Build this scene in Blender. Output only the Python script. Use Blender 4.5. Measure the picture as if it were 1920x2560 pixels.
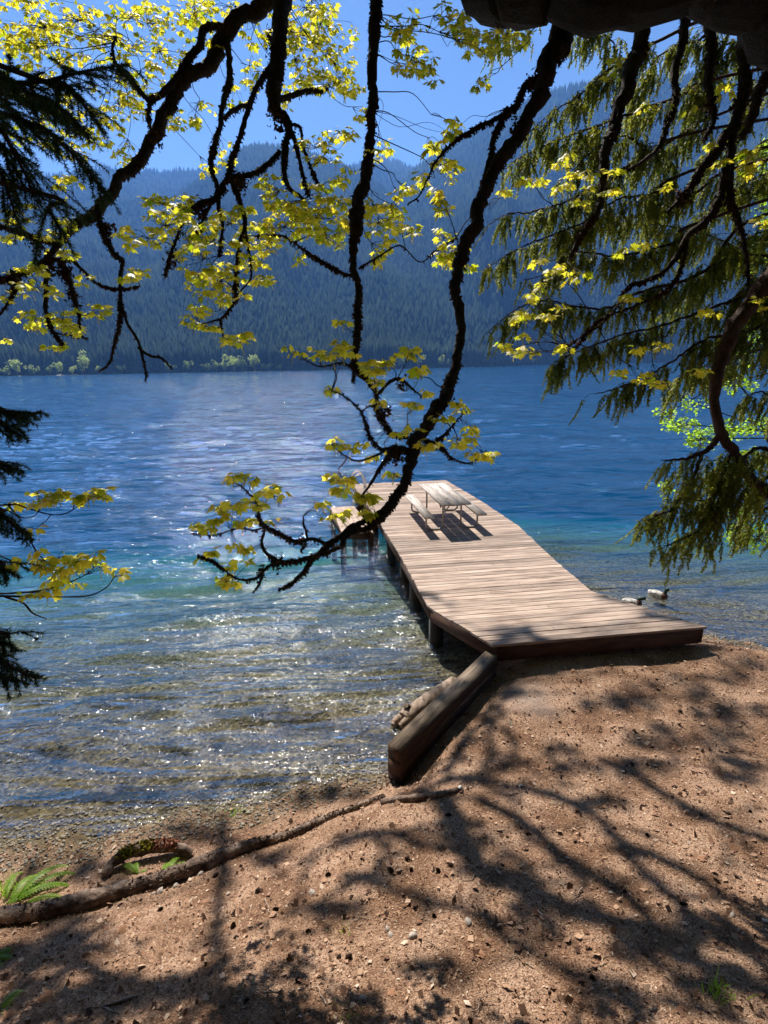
import bpy, math, random
import numpy as np
from mathutils import Vector, Matrix
random.seed(7); R = np.random.default_rng(7)
scene = bpy.context.scene
for o in list(bpy.data.objects): bpy.data.objects.remove(o)
# ------------------------------------------------------------------ camera
F = 1300.0; PITCH = math.atan(366/1300); ROLL = math.radians(1.0); H = 4.8
_r = np.array([1, 0, 0.]); _f = np.array([0, math.cos(PITCH), -math.sin(PITCH)]); _u = np.array([0, math.sin(PITCH), math.cos(PITCH)])
RT = _r*math.cos(ROLL) - _u*math.sin(ROLL); UP = _u*math.cos(ROLL) + _r*math.sin(ROLL); FW = _f
CAM = np.array([0, 0, H])
cd = bpy.data.cameras.new('camera'); cam = bpy.data.objects.new('camera', cd); scene.collection.objects.link(cam)
cd.sensor_fit = 'VERTICAL'; cd.sensor_height = 24; cd.lens = 24*F/2560; cd.clip_start = 0.05; cd.clip_end = 30000
cam.matrix_world = Matrix(((RT[0], UP[0], -FW[0], 0), (RT[1], UP[1], -FW[1], 0), (RT[2], UP[2], -FW[2], H), (0, 0, 0, 1)))
scene.camera = cam
# ------------------------------------------------------------------ light
SUN = np.array([-.17, .61, .735]); SUN /= np.linalg.norm(SUN)
SUN_EL = math.asin(SUN[2]); SUN_AZ = math.atan2(SUN[0], SUN[1])
w = bpy.data.worlds.new('World'); scene.world = w; w.use_nodes = True
nt = w.node_tree; bg = nt.nodes['Background']
sky = nt.nodes.new('ShaderNodeTexSky'); sky.sky_type = 'NISHITA'; sky.sun_disc = False
sky.sun_elevation = SUN_EL; sky.sun_rotation = SUN_AZ; sky.altitude = 900; sky.air_density = 1.0; sky.dust_density = 0.0; sky.ozone_density = 4.5
nt.links.new(sky.outputs[0], bg.inputs[0]); bg.inputs[1].default_value = 0.05
sl = bpy.data.lights.new('sun', 'SUN'); sl.energy = 5.0; sl.angle = math.radians(0.42); sl.color = (1, .94, .84)
so = bpy.data.objects.new('sun', sl); scene.collection.objects.link(so)
so.rotation_mode = 'QUATERNION'; so.rotation_quaternion = Vector(-SUN).to_track_quat('-Z', 'Y')
scene.view_settings.view_transform = 'Standard'; scene.view_settings.look = 'None'
scene.view_settings.gamma = 1; scene.view_settings.use_curve_mapping = False; scene.view_settings.exposure = 1.14
scene.render.engine = 'CYCLES'
scene.cycles.transparent_max_bounces = 16; scene.cycles.volume_bounces = 0; scene.cycles.sample_clamp_direct = 220.0

# ------------------------------------------------------------------ geometry helpers
def ray(x, y): return FW + RT*(x-960)/F + UP*(1280-y)/F
def P(x, y, d): return CAM + ray(x, y)*d                       # photo pixel at a given depth -> world point
def G(x, y, z):
    d = ray(x, y); return CAM + d*((z-H)/d[2])
class MB:
    def __init__(s): s.V = []; s.F = []; s.n = 0; s.A = []; s.hasA = False
    def add(s, V, Fs, a=None):
        V = np.asarray(V, float).reshape(-1, 3); Fs = np.asarray(Fs, int)
        s.V.append(V); s.F.append(Fs+s.n); s.n += len(V)
        if a is not None: s.hasA = True
        s.A.append(np.full(len(V), 0.5 if a is None else a) if np.ndim(a) == 0 else np.asarray(a))
        return s
    def build(s, name, mat, parent=None, smooth=False, at=None):
        if not s.V or not sum(len(v) for v in s.V): s.V, s.F, s.A = [np.zeros((3, 3))], [np.array([[0, 1, 2]])], [np.full(3, .5)]
        me = bpy.data.meshes.new(name)
        V = np.concatenate(s.V) if s.V else np.zeros((0, 3))
        me.vertices.add(len(V)); me.vertices.foreach_set('co', V.astype(np.float32).ravel())
        tot = np.concatenate([np.full(len(f), f.shape[1]) for f in s.F]); idx = np.concatenate([f.ravel() for f in s.F])
        me.loops.add(len(idx)); me.loops.foreach_set('vertex_index', idx.astype(np.int32))
        me.polygons.add(len(tot)); st = np.concatenate([[0], np.cumsum(tot)[:-1]])
        me.polygons.foreach_set('loop_start', st.astype(np.int32)); me.polygons.foreach_set('loop_total', tot.astype(np.int32))
        if smooth: me.polygons.foreach_set('use_smooth', np.ones(len(tot), bool))
        if s.hasA:
            at_ = me.attributes.new('vary', 'FLOAT', 'POINT'); at_.data.foreach_set('value', np.concatenate(s.A).astype(np.float32))
        me.update(calc_edges=True); me.validate()
        if mat: me.materials.append(mat)
        o = bpy.data.objects.new(name, me); scene.collection.objects.link(o)
        if parent: o.parent = parent
        if at is not None: o.location = at
        return o
BOXF = np.array([[0, 3, 2, 1], [4, 5, 6, 7], [0, 1, 5, 4], [1, 2, 6, 5], [2, 3, 7, 6], [3, 0, 4, 7]])
def prism(mb, poly, z0, z1, a=None):                            # vertical prism over an xy polygon
    n = len(poly); V = [(p[0], p[1], z0) for p in poly]+[(p[0], p[1], z1) for p in poly]
    for i in range(n):
        j = (i+1) % n; mb.add([V[i], V[j], V[j+n], V[i+n]], [[0, 1, 2, 3]], a)
    if n == 4:
        mb.add(V[:4][::-1], [[0, 1, 2, 3]], a); mb.add(V[4:], [[0, 1, 2, 3]], a)
def box(mb, c, s, rz=0, a=None, rx=0, ry=0):
    h = np.array(s)/2; V = np.array([(sx*h[0], sy*h[1], sz*h[2]) for sz in (-1, 1) for sx, sy in ((-1, -1), (1, -1), (1, 1), (-1, 1))])
    M = np.array(Matrix.Rotation(rz, 3, 'Z') @ Matrix.Rotation(ry, 3, 'Y') @ Matrix.Rotation(rx, 3, 'X'))
    mb.add(V@M.T+np.array(c), BOXF, a)
def beam(mb, a, b, wdt, hgt, vary=None):                         # box running from a to b
    a = np.array(a, float); b = np.array(b, float); t = b-a; L = np.linalg.norm(t); t /= L
    s = np.cross(t, [0, 0, 1]); s = s/np.linalg.norm(s) if np.linalg.norm(s) > 1e-4 else np.array([1, 0, 0.]); u = np.cross(s, t)
    V = [p + s*sx*wdt/2 + u*sz*hgt/2 for p in (a, b) for sx, sz in ((-1, -1), (1, -1), (1, 1), (-1, 1))]
    mb.add(V, BOXF, vary)
def catmull(P_, n):
    P_ = np.asarray(P_, float); Q = np.vstack([2*P_[0]-P_[1], P_, 2*P_[-1]-P_[-2]]); out = []
    for i in range(1, len(Q)-2):
        for k in range(n):
            t = k/n; a, b, c, d = Q[i-1], Q[i], Q[i+1], Q[i+2]
            out.append(.5*((2*b)+(-a+c)*t+(2*a-5*b+4*c-d)*t*t+(-a+3*b-3*c+d)*t**3))
    out.append(Q[-2]); return np.array(out)
def tube(mb, pts, rad, sides=8, rough=0.0, a=None, cap=True):
    pts = np.asarray(pts, float); n = len(pts); rad = np.broadcast_to(rad, n)
    T = np.gradient(pts, axis=0); T /= np.linalg.norm(T, axis=1)[:, None]+1e-9
    u = np.cross(T[0], [0.3, .9, .1]); u /= np.linalg.norm(u)
    V = []; th = np.linspace(0, 2*math.pi, sides, endpoint=False)
    for i in range(n):
        u = u-T[i]*np.dot(u, T[i]); u /= np.linalg.norm(u)+1e-9; v = np.cross(T[i], u)
        rr = rad[i]*(1+rough*R.normal(size=sides)) if rough else rad[i]*np.ones(sides)
        V.append(pts[i]+np.outer(np.cos(th)*rr, u)+np.outer(np.sin(th)*rr, v))
    V = np.concatenate(V); i = np.arange(n-1)[:, None]*sides; j = np.arange(sides)[None]; k = (j+1) % sides
    Fs = np.stack([i+j, i+k, i+sides+k, i+sides+j], -1).reshape(-1, 4); mb.add(V, Fs, a)
    if cap:
        for b0, p, fl in ((0, pts[0], 1), ((n-1)*sides, pts[-1], 0)):
            Vc = np.vstack([V[b0:b0+sides], p]); f = [[q, (q+1) % sides, sides] for q in range(sides)]
            mb.add(Vc, [t[::-1] for t in f] if fl else f, a)
def rotm(t, up=None):                                            # frame with local Y along t, Z near up
    t = np.array(t, float); t /= np.linalg.norm(t)+1e-9; up = np.array([0, 0, 1.]) if up is None else np.array(up, float)
    x = np.cross(t, up); 
    if np.linalg.norm(x) < 1e-4: x = np.array([1., 0, 0])
    x /= np.linalg.norm(x); z = np.cross(x, t); return np.stack([x, t, z])   # rows: use V@rotm
def rnd_unit(n=1):
    v = R.normal(size=(n, 3)); v /= np.linalg.norm(v, axis=1)[:, None]; return v
def noise2(x, y, seed=0, octs=4, f0=1.0):                        # cheap smooth value: sums of rotated sines
    g = np.random.default_rng(seed); s = 0; amp = 1; f = f0
    for _ in range(octs):
        for __ in range(3):
            a, p, q = g.uniform(0, 6.28), g.uniform(0, 6.28), g.uniform(.7, 1.4)
            s = s+amp/3*np.sin(f*q*(x*math.cos(a)+y*math.sin(a))+p+1.3*np.sin(f*.53*q*(y*math.cos(a)-x*math.sin(a))+q*7))
        amp *= .5; f *= 2.05
    return s
def thing(name, label, cat, loc=(0, 0, 0), rz=0, group=None):
    o = bpy.data.objects.new(name, None); scene.collection.objects.link(o); o.empty_display_size = .2
    o.location = loc; o.rotation_euler = (0, 0, rz); tag(o, label, cat, group); bpy.context.view_layer.update(); return o
def tag(o, label=None, cat=None, group=None, kind=None):
    if label: o['label'] = label
    if cat: o['category'] = cat
    if group: o['group'] = group
    if kind: o['kind'] = kind
    return o
def copy_thing(o, loc, rot=None, scl=None, label=None, parent=None):
    c = o.copy(); scene.collection.objects.link(c)
    if parent: c.parent = parent
    else:
        c.location = loc
        if rot is not None: c.rotation_euler = rot
        if scl is not None: c.scale = scl
        if label: c['label'] = label
    for ch in o.children: copy_thing(ch, None, parent=c)
    return c

# ------------------------------------------------------------------ materials
def new_mat(name):
    m = bpy.data.materials.new(name); m.use_nodes = True; t = m.node_tree
    return m, t, t.nodes['Principled BSDF'], t.nodes['Material Output']
def N(t, typ, **kw):
    n = t.nodes.new(typ)
    for k, v in kw.items():
        if k in n.inputs.keys(): n.inputs[k].default_value = v
        else: setattr(n, k, v)
    return n
def ramp(t, src, stops):
    n = t.nodes.new('ShaderNodeValToRGB'); e = n.color_ramp.elements
    while len(e) < len(stops): e.new(.5)
    for q, (p, c) in zip(e, stops): q.position = p; q.color = (*c, 1)
    t.links.new(src, n.inputs[0]); return n.outputs[0]
def noisemat(name, stops, scale=4, rough=.85, detail=8, stretch=(1, 1, 1), bump=.3, bscale=None, dist=.02, vary=0, spec=.3, obj=True):
    m, t, b, out = new_mat(name); tc = N(t, 'ShaderNodeTexCoord'); mp = N(t, 'ShaderNodeMapping'); mp.inputs['Scale'].default_value = stretch
    t.links.new(tc.outputs['Object'], mp.inputs[0]); n = N(t, 'ShaderNodeTexNoise', Scale=scale, Detail=detail, Roughness=.62)
    t.links.new(mp.outputs[0], n.inputs['Vector']); c = ramp(t, n.outputs[0], stops)
    if vary:
        at = N(t, 'ShaderNodeAttribute', attribute_name='vary'); hs = N(t, 'ShaderNodeHueSaturation'); mr = N(t, 'ShaderNodeMapRange')
        mr.inputs['To Min'].default_value = 1-vary; mr.inputs['To Max'].default_value = 1+vary
        t.links.new(at.outputs['Fac'], mr.inputs[0]); t.links.new(mr.outputs[0], hs.inputs['Value']); t.links.new(c, hs.inputs['Color']); c = hs.outputs[0]
    t.links.new(c, b.inputs['Base Color']); b.inputs['Roughness'].default_value = rough; b.inputs['Specular IOR Level'].default_value = spec
    if bump:
        n2 = N(t, 'ShaderNodeTexNoise', Scale=bscale or scale*4, Detail=6); t.links.new(mp.outputs[0], n2.inputs['Vector'])
        bp = N(t, 'ShaderNodeBump', Strength=bump, Distance=dist); t.links.new(n2.outputs[0], bp.inputs['Height']); t.links.new(bp.outputs[0], b.inputs['Normal'])
    return m
def leafmat(name, c1, c2, trans, tw=.5, gloss=.35, vary=True):
    m, t, b, out = new_mat(name); at = N(t, 'ShaderNodeAttribute', attribute_name='vary')
    c = ramp(t, at.outputs['Fac'], [(0, c1), (1, c2)])
    b.inputs['Roughness'].default_value = .5; b.inputs['Specular IOR Level'].default_value = gloss; t.links.new(c, b.inputs['Base Color'])
    tr = N(t, 'ShaderNodeBsdfTranslucent'); mx = N(t, 'ShaderNodeMixShader'); mx.inputs[0].default_value = tw
    c2_ = ramp(t, at.outputs['Fac'], [(0, trans[0]), (1, trans[1])]); t.links.new(c2_, tr.inputs[0])
    t.links.new(b.outputs[0], mx.inputs[1]); t.links.new(tr.outputs[0], mx.inputs[2]); t.links.new(mx.outputs[0], out.inputs[0]); return m
M = {}
M['bark'] = noisemat('mossy_bark', [(.3, (.006, .004, .003)), (.55, (.022, .015, .010)), (.8, (.06, .045, .025))], 14, .95, stretch=(1, 1, .5), bump=.9, dist=.02)
M['barkdark'] = noisemat('shaded_bark', [(.3, (.003, .0025, .002)), (.6, (.010, .007, .005)), (.8, (.022, .017, .011))], 14, .95, bump=.9, dist=.03)  # darker bark copy: the big limb's shade put into the colour
M['moss'] = noisemat('brown_moss', [(.3, (.025, .012, .006)), (.6, (.085, .043, .021)), (.85, (.17, .12, .05))], 9, 1, bump=0, spec=.1)
M['cedarbark'] = noisemat('reddish_bark', [(.3, (.02, .010, .007)), (.6, (.07, .035, .024)), (.8, (.12, .075, .055))], 16, .9, stretch=(1, 1, .4), bump=.8)
M['maple'] = leafmat('maple_leaf', (.12, .18, .01), (.45, .40, .03), ((.34, .46, .01), (1.0, .82, .06)), .62)
M['maplegreen'] = leafmat('maple_leaf_green', (.08, .14, .01), (.2, .26, .02), ((.25, .36, .01), (.5, .55, .02)), .5)
M['catkin'] = leafmat('catkin', (.3, .28, .05), (.45, .38, .08), ((.5, .45, .1), (.6, .5, .12)), .4)
M['alder'] = leafmat('alder_leaf', (.10, .22, .02), (.22, .35, .04), ((.35, .65, .03), (.6, .85, .08)), .55)
M['cedar'] = leafmat('cedar_foliage', (.035, .058, .016), (.12, .14, .025), ((.08, .14, .015), (.50, .50, .05)), .45, .25)
M['fir'] = leafmat('fir_needles', (.010, .022, .008), (.03, .055, .015), ((.01, .03, .006), (.08, .14, .02)), .3, .3)
M['fern'] = leafmat('fern_leaf', (.09, .18, .01), (.2, .32, .03), ((.3, .55, .02), (.5, .75, .05)), .5)

# ------------------------------------------------------------------ terrain function
SX = [-14, -6, -4.16, -3.01, -2.05, -1.31, -.57, -.03, .45, 1.5, 2.2, 3.2, 4.6, 5.77, 6.6, 9, 14]
SY = [3.2, 4.15, 4.41, 4.59, 4.79, 5.0, 5.27, 5.41, 5.75, 7.6, 8.5, 8.9, 8.85, 8.39, 7.99, 7.2, 6.4]
W0 = np.array([.08, 5.045]); W1 = np.array([1.56, 6.98]); WD = (W1-W0)/np.linalg.norm(W1-W0); WN = np.array([WD[1], -WD[0]])   # wall line, WN points right
def sstep(x): x = np.clip(x, 0, 1); return x*x*(3-2*x)
def gz(X, Y, fine=True):
    X = np.asarray(X, float); Y = np.asarray(Y, float)
    ys = np.interp(X, SX, SY)+.05*np.sin(X*5.1)+.03*np.sin(X*11+1); t = ys-Y
    zL = np.where(t > 0, .13*t+.09*t*t, 0)
    zR = np.interp(Y, [-8, -3, 0, 2, 3, 4, 5, 6, 7, 8.5], [3.4, 2.5, 1.7, 1.12, .86, .62, .45, .37, .33, .33])
    zR = np.minimum(zR, np.maximum(.28*t, 0)+.0+np.where(X < 1.9, 1, 0)*np.where(Y < 7.5, 1, 0)*.6)
    dR = (X-W0[0])*WN[0]+(Y-W0[1])*WN[1]; al = (X-W0[0])*WD[0]+(Y-W0[1])*WD[1]
    zR = zR*(1-.93*np.exp(-(np.abs(dR)/.42)**2)*np.exp(-np.maximum(al, 0)/2.6)*np.exp(-np.maximum(-al, 0)/.5))
    w = np.where(al > 0, sstep((dR+.05)/.1), sstep((dR+.05-al*.3)/(.1-al*1.1+1e-6)))
    w = np.where(al > 2.75, sstep((X-1.9)/.3), w)
    land = zL*(1-w)+zR*w
    s = np.maximum(-t, 0); bed = -np.interp(s, [0, .4, 1, 3, 5.5, 8, 11, 15, 22, 45, 700], [0, .04, .09, .24, .48, .82, 1.35, 2.2, 3.8, 9, 9])
    z = np.where((t > 0) | ((w > .5) & (Y < 7.4) & (X < 1.9)), land, bed)
    if fine: z = z+.026*noise2(X, Y, 3, 4, 2.2)*np.where(z > .03, 1, .5)+.006*noise2(X, Y, 5, 3, 18)
    return z
_hx = np.linspace(-14, 14, 701); _hy = np.linspace(-3, 16, 476); _HM = gz(*np.meshgrid(_hx, _hy))
def hq(X, Y):
    fx = np.clip((X+14)/28*700, 0, 699.999); fy = np.clip((Y+3)/19*475, 0, 474.999); i = np.int32(fx); j = np.int32(fy); u = fx-i; v = fy-j
    return (_HM[j, i]*(1-u)+_HM[j, i+1]*u)*(1-v)+(_HM[j+1, i]*(1-u)+_HM[j+1, i+1]*u)*v
_ts = np.arange(1, 19, .008)
def onground(x, y, lift=0):
    d = ray(x, y); p = CAM+d*_ts[:, None]; below = p[:, 2] <= hq(p[:, 0], p[:, 1])+lift
    k = int(np.argmax(below)) if below.any() else len(_ts)-1; return p[k]

# ------------------------------------------------------------------ ground near
def grid(x0, x1, nx, y0, y1, ny, fz, warp=None):
    xs = np.linspace(x0, x1, nx); ys = np.linspace(y0, y1, ny)
    if warp: ys = y0+(y1-y0)*((ys-y0)/(y1-y0))**warp
    X, Y = np.meshgrid(xs, ys); Z = fz(X, Y); V = np.stack([X, Y, Z], -1).reshape(-1, 3)
    i = (np.arange(ny-1)[:, None]*nx+np.arange(nx-1)[None]); Fs = np.stack([i, i+1, i+nx+1, i+nx], -1).reshape(-1, 4); return V, Fs
BARE = tuple(onground(1320, 1745)-np.array([0, 0, .1]))
def ground_material():
    m, t, b, out = new_mat('forest_floor'); tc = N(t, 'ShaderNodeTexCoord'); L = t.links.new
    n1 = N(t, 'ShaderNodeTexNoise', Scale=2.2, Detail=6); n2 = N(t, 'ShaderNodeTexNoise', Scale=70, Detail=8, Roughness=.7); v = N(t, 'ShaderNodeTexVoronoi', Scale=95)
    for n in (n1, n2, v): L(tc.outputs['Object'], n.inputs['Vector'])
    c1 = ramp(t, n2.outputs[0], [(.25, (.09, .046, .028)), (.5, (.34, .205, .135)), (.75, (.62, .43, .30))])
    c2 = ramp(t, v.outputs['Color'], [(.1, (.12, .068, .045)), (.5, (.34, .215, .145)), (.9, (.60, .44, .32))])
    mx = N(t, 'ShaderNodeMixRGB'); L(c1, mx.inputs[1]); L(c2, mx.inputs[2]); mx.inputs[0].default_value = .55
    big = ramp(t, n1.outputs[0], [(.38, (.50, .43, .38)), (.5, (.8, .76, .72)), (.62, (1, 1, 1))]); mu = N(t, 'ShaderNodeMixRGB', blend_type='MULTIPLY'); mu.inputs[0].default_value = 1
    L(mx.outputs[0], mu.inputs[1]); L(big, mu.inputs[2])
    pg = N(t, 'ShaderNodeVectorMath', operation='DISTANCE'); L(tc.outputs['Object'], pg.inputs[0]); pg.inputs[1].default_value = BARE
    pm = N(t, 'ShaderNodeMapRange'); pm.inputs['From Min'].default_value = .25; pm.inputs['From Max'].default_value = 1.0; pm.inputs['To Min'].default_value = .85; pm.inputs['To Max'].default_value = 0; pa = N(t, 'ShaderNodeMath', operation='ADD'); pn = N(t, 'ShaderNodeMath', operation='MULTIPLY'); L(n1.outputs[0], pn.inputs[0]); pn.inputs[1].default_value = .8; L(pg.outputs['Value'], pa.inputs[0]); L(pn.outputs[0], pa.inputs[1]); L(pa.outputs[0], pm.inputs[0])
    mb_ = N(t, 'ShaderNodeMixRGB'); L(pm.outputs[0], mb_.inputs[0]); L(mu.outputs[0], mb_.inputs[1]); L(ramp(t, n2.outputs[0], [(.3, (.2, .16, .14)), (.7, (.42, .36, .32))]), mb_.inputs[2]); mu = mb_
    # wet band by the waterline and gravel under water
    sp = N(t, 'ShaderNodeSeparateXYZ'); L(tc.outputs['Object'], sp.inputs[0])
    g1 = N(t, 'ShaderNodeTexVoronoi', Scale=26); g2 = N(t, 'ShaderNodeTexNoise', Scale=9, Detail=6); g3 = N(t, 'ShaderNodeTexNoise', Scale=.7, Detail=4)
    for n in (g1, g2, g3): L(tc.outputs['Object'], n.inputs['Vector'])
    gc = ramp(t, g1.outputs['Color'], [(.05, (.05, .042, .028)), (.4, (.15, .125, .08)), (.75, (.26, .22, .145)), (1, (.42, .37, .26))])
    gm = N(t, 'ShaderNodeMixRGB', blend_type='MULTIPLY'); gm.inputs[0].default_value = .9; L(gc, gm.inputs[1]); L(ramp(t, g2.outputs[0], [(.3, (.45, .42, .36)), (.65, (1.0, 1.0, 1.0))]), gm.inputs[2])
    gm2 = N(t, 'ShaderNodeMixRGB', blend_type='MULTIPLY'); gm2.inputs[0].default_value = .8; L(gm.outputs[0], gm2.inputs[1]); L(ramp(t, g3.outputs[0], [(.4, (.6, .55, .42)), (.6, (1, 1, 1))]), gm2.inputs[2])
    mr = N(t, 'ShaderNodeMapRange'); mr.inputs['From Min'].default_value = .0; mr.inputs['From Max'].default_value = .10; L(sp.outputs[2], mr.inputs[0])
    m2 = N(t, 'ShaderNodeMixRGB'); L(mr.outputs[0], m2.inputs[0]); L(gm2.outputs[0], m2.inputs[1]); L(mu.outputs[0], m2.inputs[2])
    # deep bed: light scattered in the water put into the colour by depth
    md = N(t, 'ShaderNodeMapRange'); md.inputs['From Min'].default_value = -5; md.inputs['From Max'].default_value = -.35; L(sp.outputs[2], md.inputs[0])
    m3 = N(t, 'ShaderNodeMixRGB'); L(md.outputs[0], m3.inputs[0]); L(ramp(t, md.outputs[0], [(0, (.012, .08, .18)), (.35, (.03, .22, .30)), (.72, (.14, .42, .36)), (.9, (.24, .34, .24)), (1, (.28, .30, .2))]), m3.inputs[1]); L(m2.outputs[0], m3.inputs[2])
    L(m3.outputs[0], b.inputs['Base Color']); b.inputs['Roughness'].default_value = .95; b.inputs['Specular IOR Level'].default_value = .1
    bp = N(t, 'ShaderNodeBump', Strength=.9, Distance=.012); ad = N(t, 'ShaderNodeMath', operation='ADD'); L(n2.outputs[0], ad.inputs[0]); L(v.outputs['Distance'], ad.inputs[1]); L(ad.outputs[0], bp.inputs['Height']); L(bp.outputs[0], b.inputs['Normal'])
    return m
M['ground'] = ground_material()
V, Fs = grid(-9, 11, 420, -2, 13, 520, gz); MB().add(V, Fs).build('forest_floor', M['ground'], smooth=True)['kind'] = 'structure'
bm_ = MB()
V, Fs = grid(-60, 60, 120, 12.95, 60, 60, lambda X, Y: gz(X, Y, False), 1.6); V[:, 2] -= .02; bm_.add(V, Fs)
V, Fs = grid(-60, -8.9, 60, -30, 13.0, 60, lambda X, Y: gz(X, Y, False)-.01); bm_.add(V, Fs)
V, Fs = grid(10.9, 60, 60, -30, 13.0, 60, lambda X, Y: gz(X, Y, False)-.01); bm_.add(V, Fs)
V, Fs = grid(-9, 11, 20, -30, -1.95, 30, lambda X, Y: gz(X, Y, False)-.01); bm_.add(V, Fs)
V, Fs = grid(-9000, 9000, 30, 59.8, 9000, 30, lambda X, Y: X*0-9.05); bm_.add(V, Fs)
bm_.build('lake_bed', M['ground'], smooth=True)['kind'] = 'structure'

# ------------------------------------------------------------------ water
def water_material():
    m, t, b, out = new_mat('lake_water'); L = t.links.new; t.nodes.remove(b)
    ge = N(t, 'ShaderNodeNewGeometry'); hs = []
    def layer(scale, sx, sy, rot, detail, amp, dist=0, typ='n'):
        mp = N(t, 'ShaderNodeMapping'); mp.inputs['Scale'].default_value = (sx, sy, 1); mp.inputs['Rotation'].default_value = (0, 0, rot)
        L(ge.outputs['Position'], mp.inputs[0]); n = N(t, 'ShaderNodeTexNoise', Scale=scale, Detail=detail, Roughness=.5, Distortion=dist); L(mp.outputs[0], n.inputs['Vector'])
        mu = N(t, 'ShaderNodeMath', operation='MULTIPLY'); L(n.outputs[0], mu.inputs[0]); mu.inputs[1].default_value = amp; hs.append(mu.outputs[0])
    layer(.42, .30, 1.25, math.radians(-8), 4, .95, .8)      # long wavelets
    layer(3.1, .30, 1.1, math.radians(-9), 2, .085, .6)       # ripples
    layer(8.0, .45, 1.0, math.radians(-5), 2, .045, .4)        # chop
    layer(24, .8, 1.0, 0, 2, .016)
    s = hs[0]
    for h in hs[1:]:
        a = N(t, 'ShaderNodeMath', operation='ADD'); L(s, a.inputs[0]); L(h, a.inputs[1]); s = a.outputs[0]
    bp = N(t, 'ShaderNodeBump', Strength=1, Distance=1); L(s, bp.inputs['Height'])
    dt = N(t, 'ShaderNodeVectorMath', operation='DOT_PRODUCT'); L(ge.outputs['Incoming'], dt.inputs[0]); L(bp.outputs[0], dt.inputs[1])
    ab = N(t, 'ShaderNodeMath', operation='ABSOLUTE'); L(dt.outputs['Value'], ab.inputs[0])
    su = N(t, 'ShaderNodeMath', operation='SUBTRACT', use_clamp=True); su.inputs[0].default_value = 1; L(ab.outputs[0], su.inputs[1])
    pw = N(t, 'ShaderNodeMath', operation='POWER'); L(su.outputs[0], pw.inputs[0]); pw.inputs[1].default_value = 2.6
    fr = N(t, 'ShaderNodeMapRange'); L(pw.outputs[0], fr.inputs[0]); fr.inputs['To Min'].default_value = .035; fr.inputs['To Max'].default_value = 1
    tr = N(t, 'ShaderNodeBsdfTransparent'); gl = N(t, 'ShaderNodeBsdfGlossy', Roughness=.035); L(bp.outputs[0], gl.inputs['Normal'])
    gl.inputs[0].default_value = (1, 1, 1, 1)
    mx = N(t, 'ShaderNodeMixShader'); L(fr.outputs[0], mx.inputs[0]); L(tr.outputs[0], mx.inputs[1]); L(gl.outputs[0], mx.inputs[2]); L(mx.outputs[0], out.inputs['Surface'])
    va = N(t, 'ShaderNodeVolumeAbsorption', Density=.34); va.inputs[0].default_value = (.0, .66, .82, 1); vs = N(t, 'ShaderNodeVolumeScatter', Density=.055); vs.inputs[0].default_value = (.03, .36, .78, 1)
    av = N(t, 'ShaderNodeAddShader'); L(va.outputs[0], av.inputs[0]); L(vs.outputs[0], av.inputs[1]); L(av.outputs[0], out.inputs['Volume'])
    return m
M['water'] = water_material()
def wave_h(X, Y):
    g = np.random.default_rng(5); z = 0*X
    lam = np.concatenate([g.uniform(.38, .7, 16), g.uniform(.7, 1.25, 14), g.uniform(1.3, 2.6, 8)])
    for l in lam:
        a = math.radians(90+9)+g.normal()*math.radians(10); k = 2*math.pi/l; p = g.uniform(0, 6.28)
        ph = k*(X*math.cos(a)+Y*math.sin(a))+p
        z = z+.0066*l*(np.sin(ph)+.25*np.sin(2*ph+1.2))*(1+.6*np.sin(X*.23*g.uniform(.5, 2)+Y*.31*g.uniform(.5, 2)+p))
    z = z*np.clip((75-Y)/35, 0, 1)
    for l in g.uniform(1.9, 5.2, 16):
        a = math.radians(90+9)+g.normal()*math.radians(12); k = 2*math.pi/l; ph = k*(X*math.cos(a)+Y*math.sin(a))+g.uniform(0, 6.28)
        z = z+.0052*l*(np.sin(ph)+.3*np.sin(2*ph+1))*(1+.7*np.sin(X*.06*g.uniform(.5, 2)+Y*.05+l))*np.clip((Y-14)/20, 0, 1)*np.clip((480-Y)/150, 0, 1)
    return z
def water_mesh():
    rows = [2.5]; 
    while rows[-1] < 60: rows.append(rows[-1]+max(.035, rows[-1]**2/2496*.55))
    while rows[-1] < 520: rows.append(rows[-1]*1.012)
    while rows[-1] < 8900: rows.append(rows[-1]*1.08)
    yy = np.array(rows); nx = 620; u = np.linspace(-1, 1, nx); u = u*(.45+.55*u*u)
    Y = yy[:, None]+0*u[None]; X = u[None]*Y*2.2; Z = wave_h(X, Y)*np.clip((Y-np.interp(X, SX, SY)+.3)/2.5, .32, 1)
    ny = len(yy); V = np.stack([X, Y, Z], -1).reshape(-1, 3); i = (np.arange(ny-1)[:, None]*nx+np.arange(nx-1)[None])
    mb = MB(); mb.add(V, np.stack([i, i+1, i+nx+1, i+nx], -1).reshape(-1, 4))
    border = list(range(nx))+[nx*r+nx-1 for r in range(1, ny)]+list(range(nx*ny-2, nx*(ny-1)-1, -1))+[nx*r for r in range(ny-2, 0, -1)]
    T = V[border]; n = len(T); D = T.copy(); D[:, 2] = -11; k = np.arange(n)
    mb.add(np.vstack([D, T]), np.stack([k, (k+1) % n, (k+1) % n+n, k+n], -1))
    c = D[[0, nx-1, nx-1+ny-1, 2*nx-2+ny-1]]; mb.add(c[::-1], [[0, 1, 2, 3]])
    return mb
wo = water_mesh().build('lake_water', M['water'], smooth=False); wo['kind'] = 'structure'
_nt = (len(wo.data.polygons)); _sm = np.ones(_nt, bool); _z = np.zeros(_nt*3, np.float32); wo.data.polygons.foreach_get('normal', _z); _sm = _z.reshape(-1, 3)[:, 2] > .3
wo.data.polygons.foreach_set('use_smooth', _sm)

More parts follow.
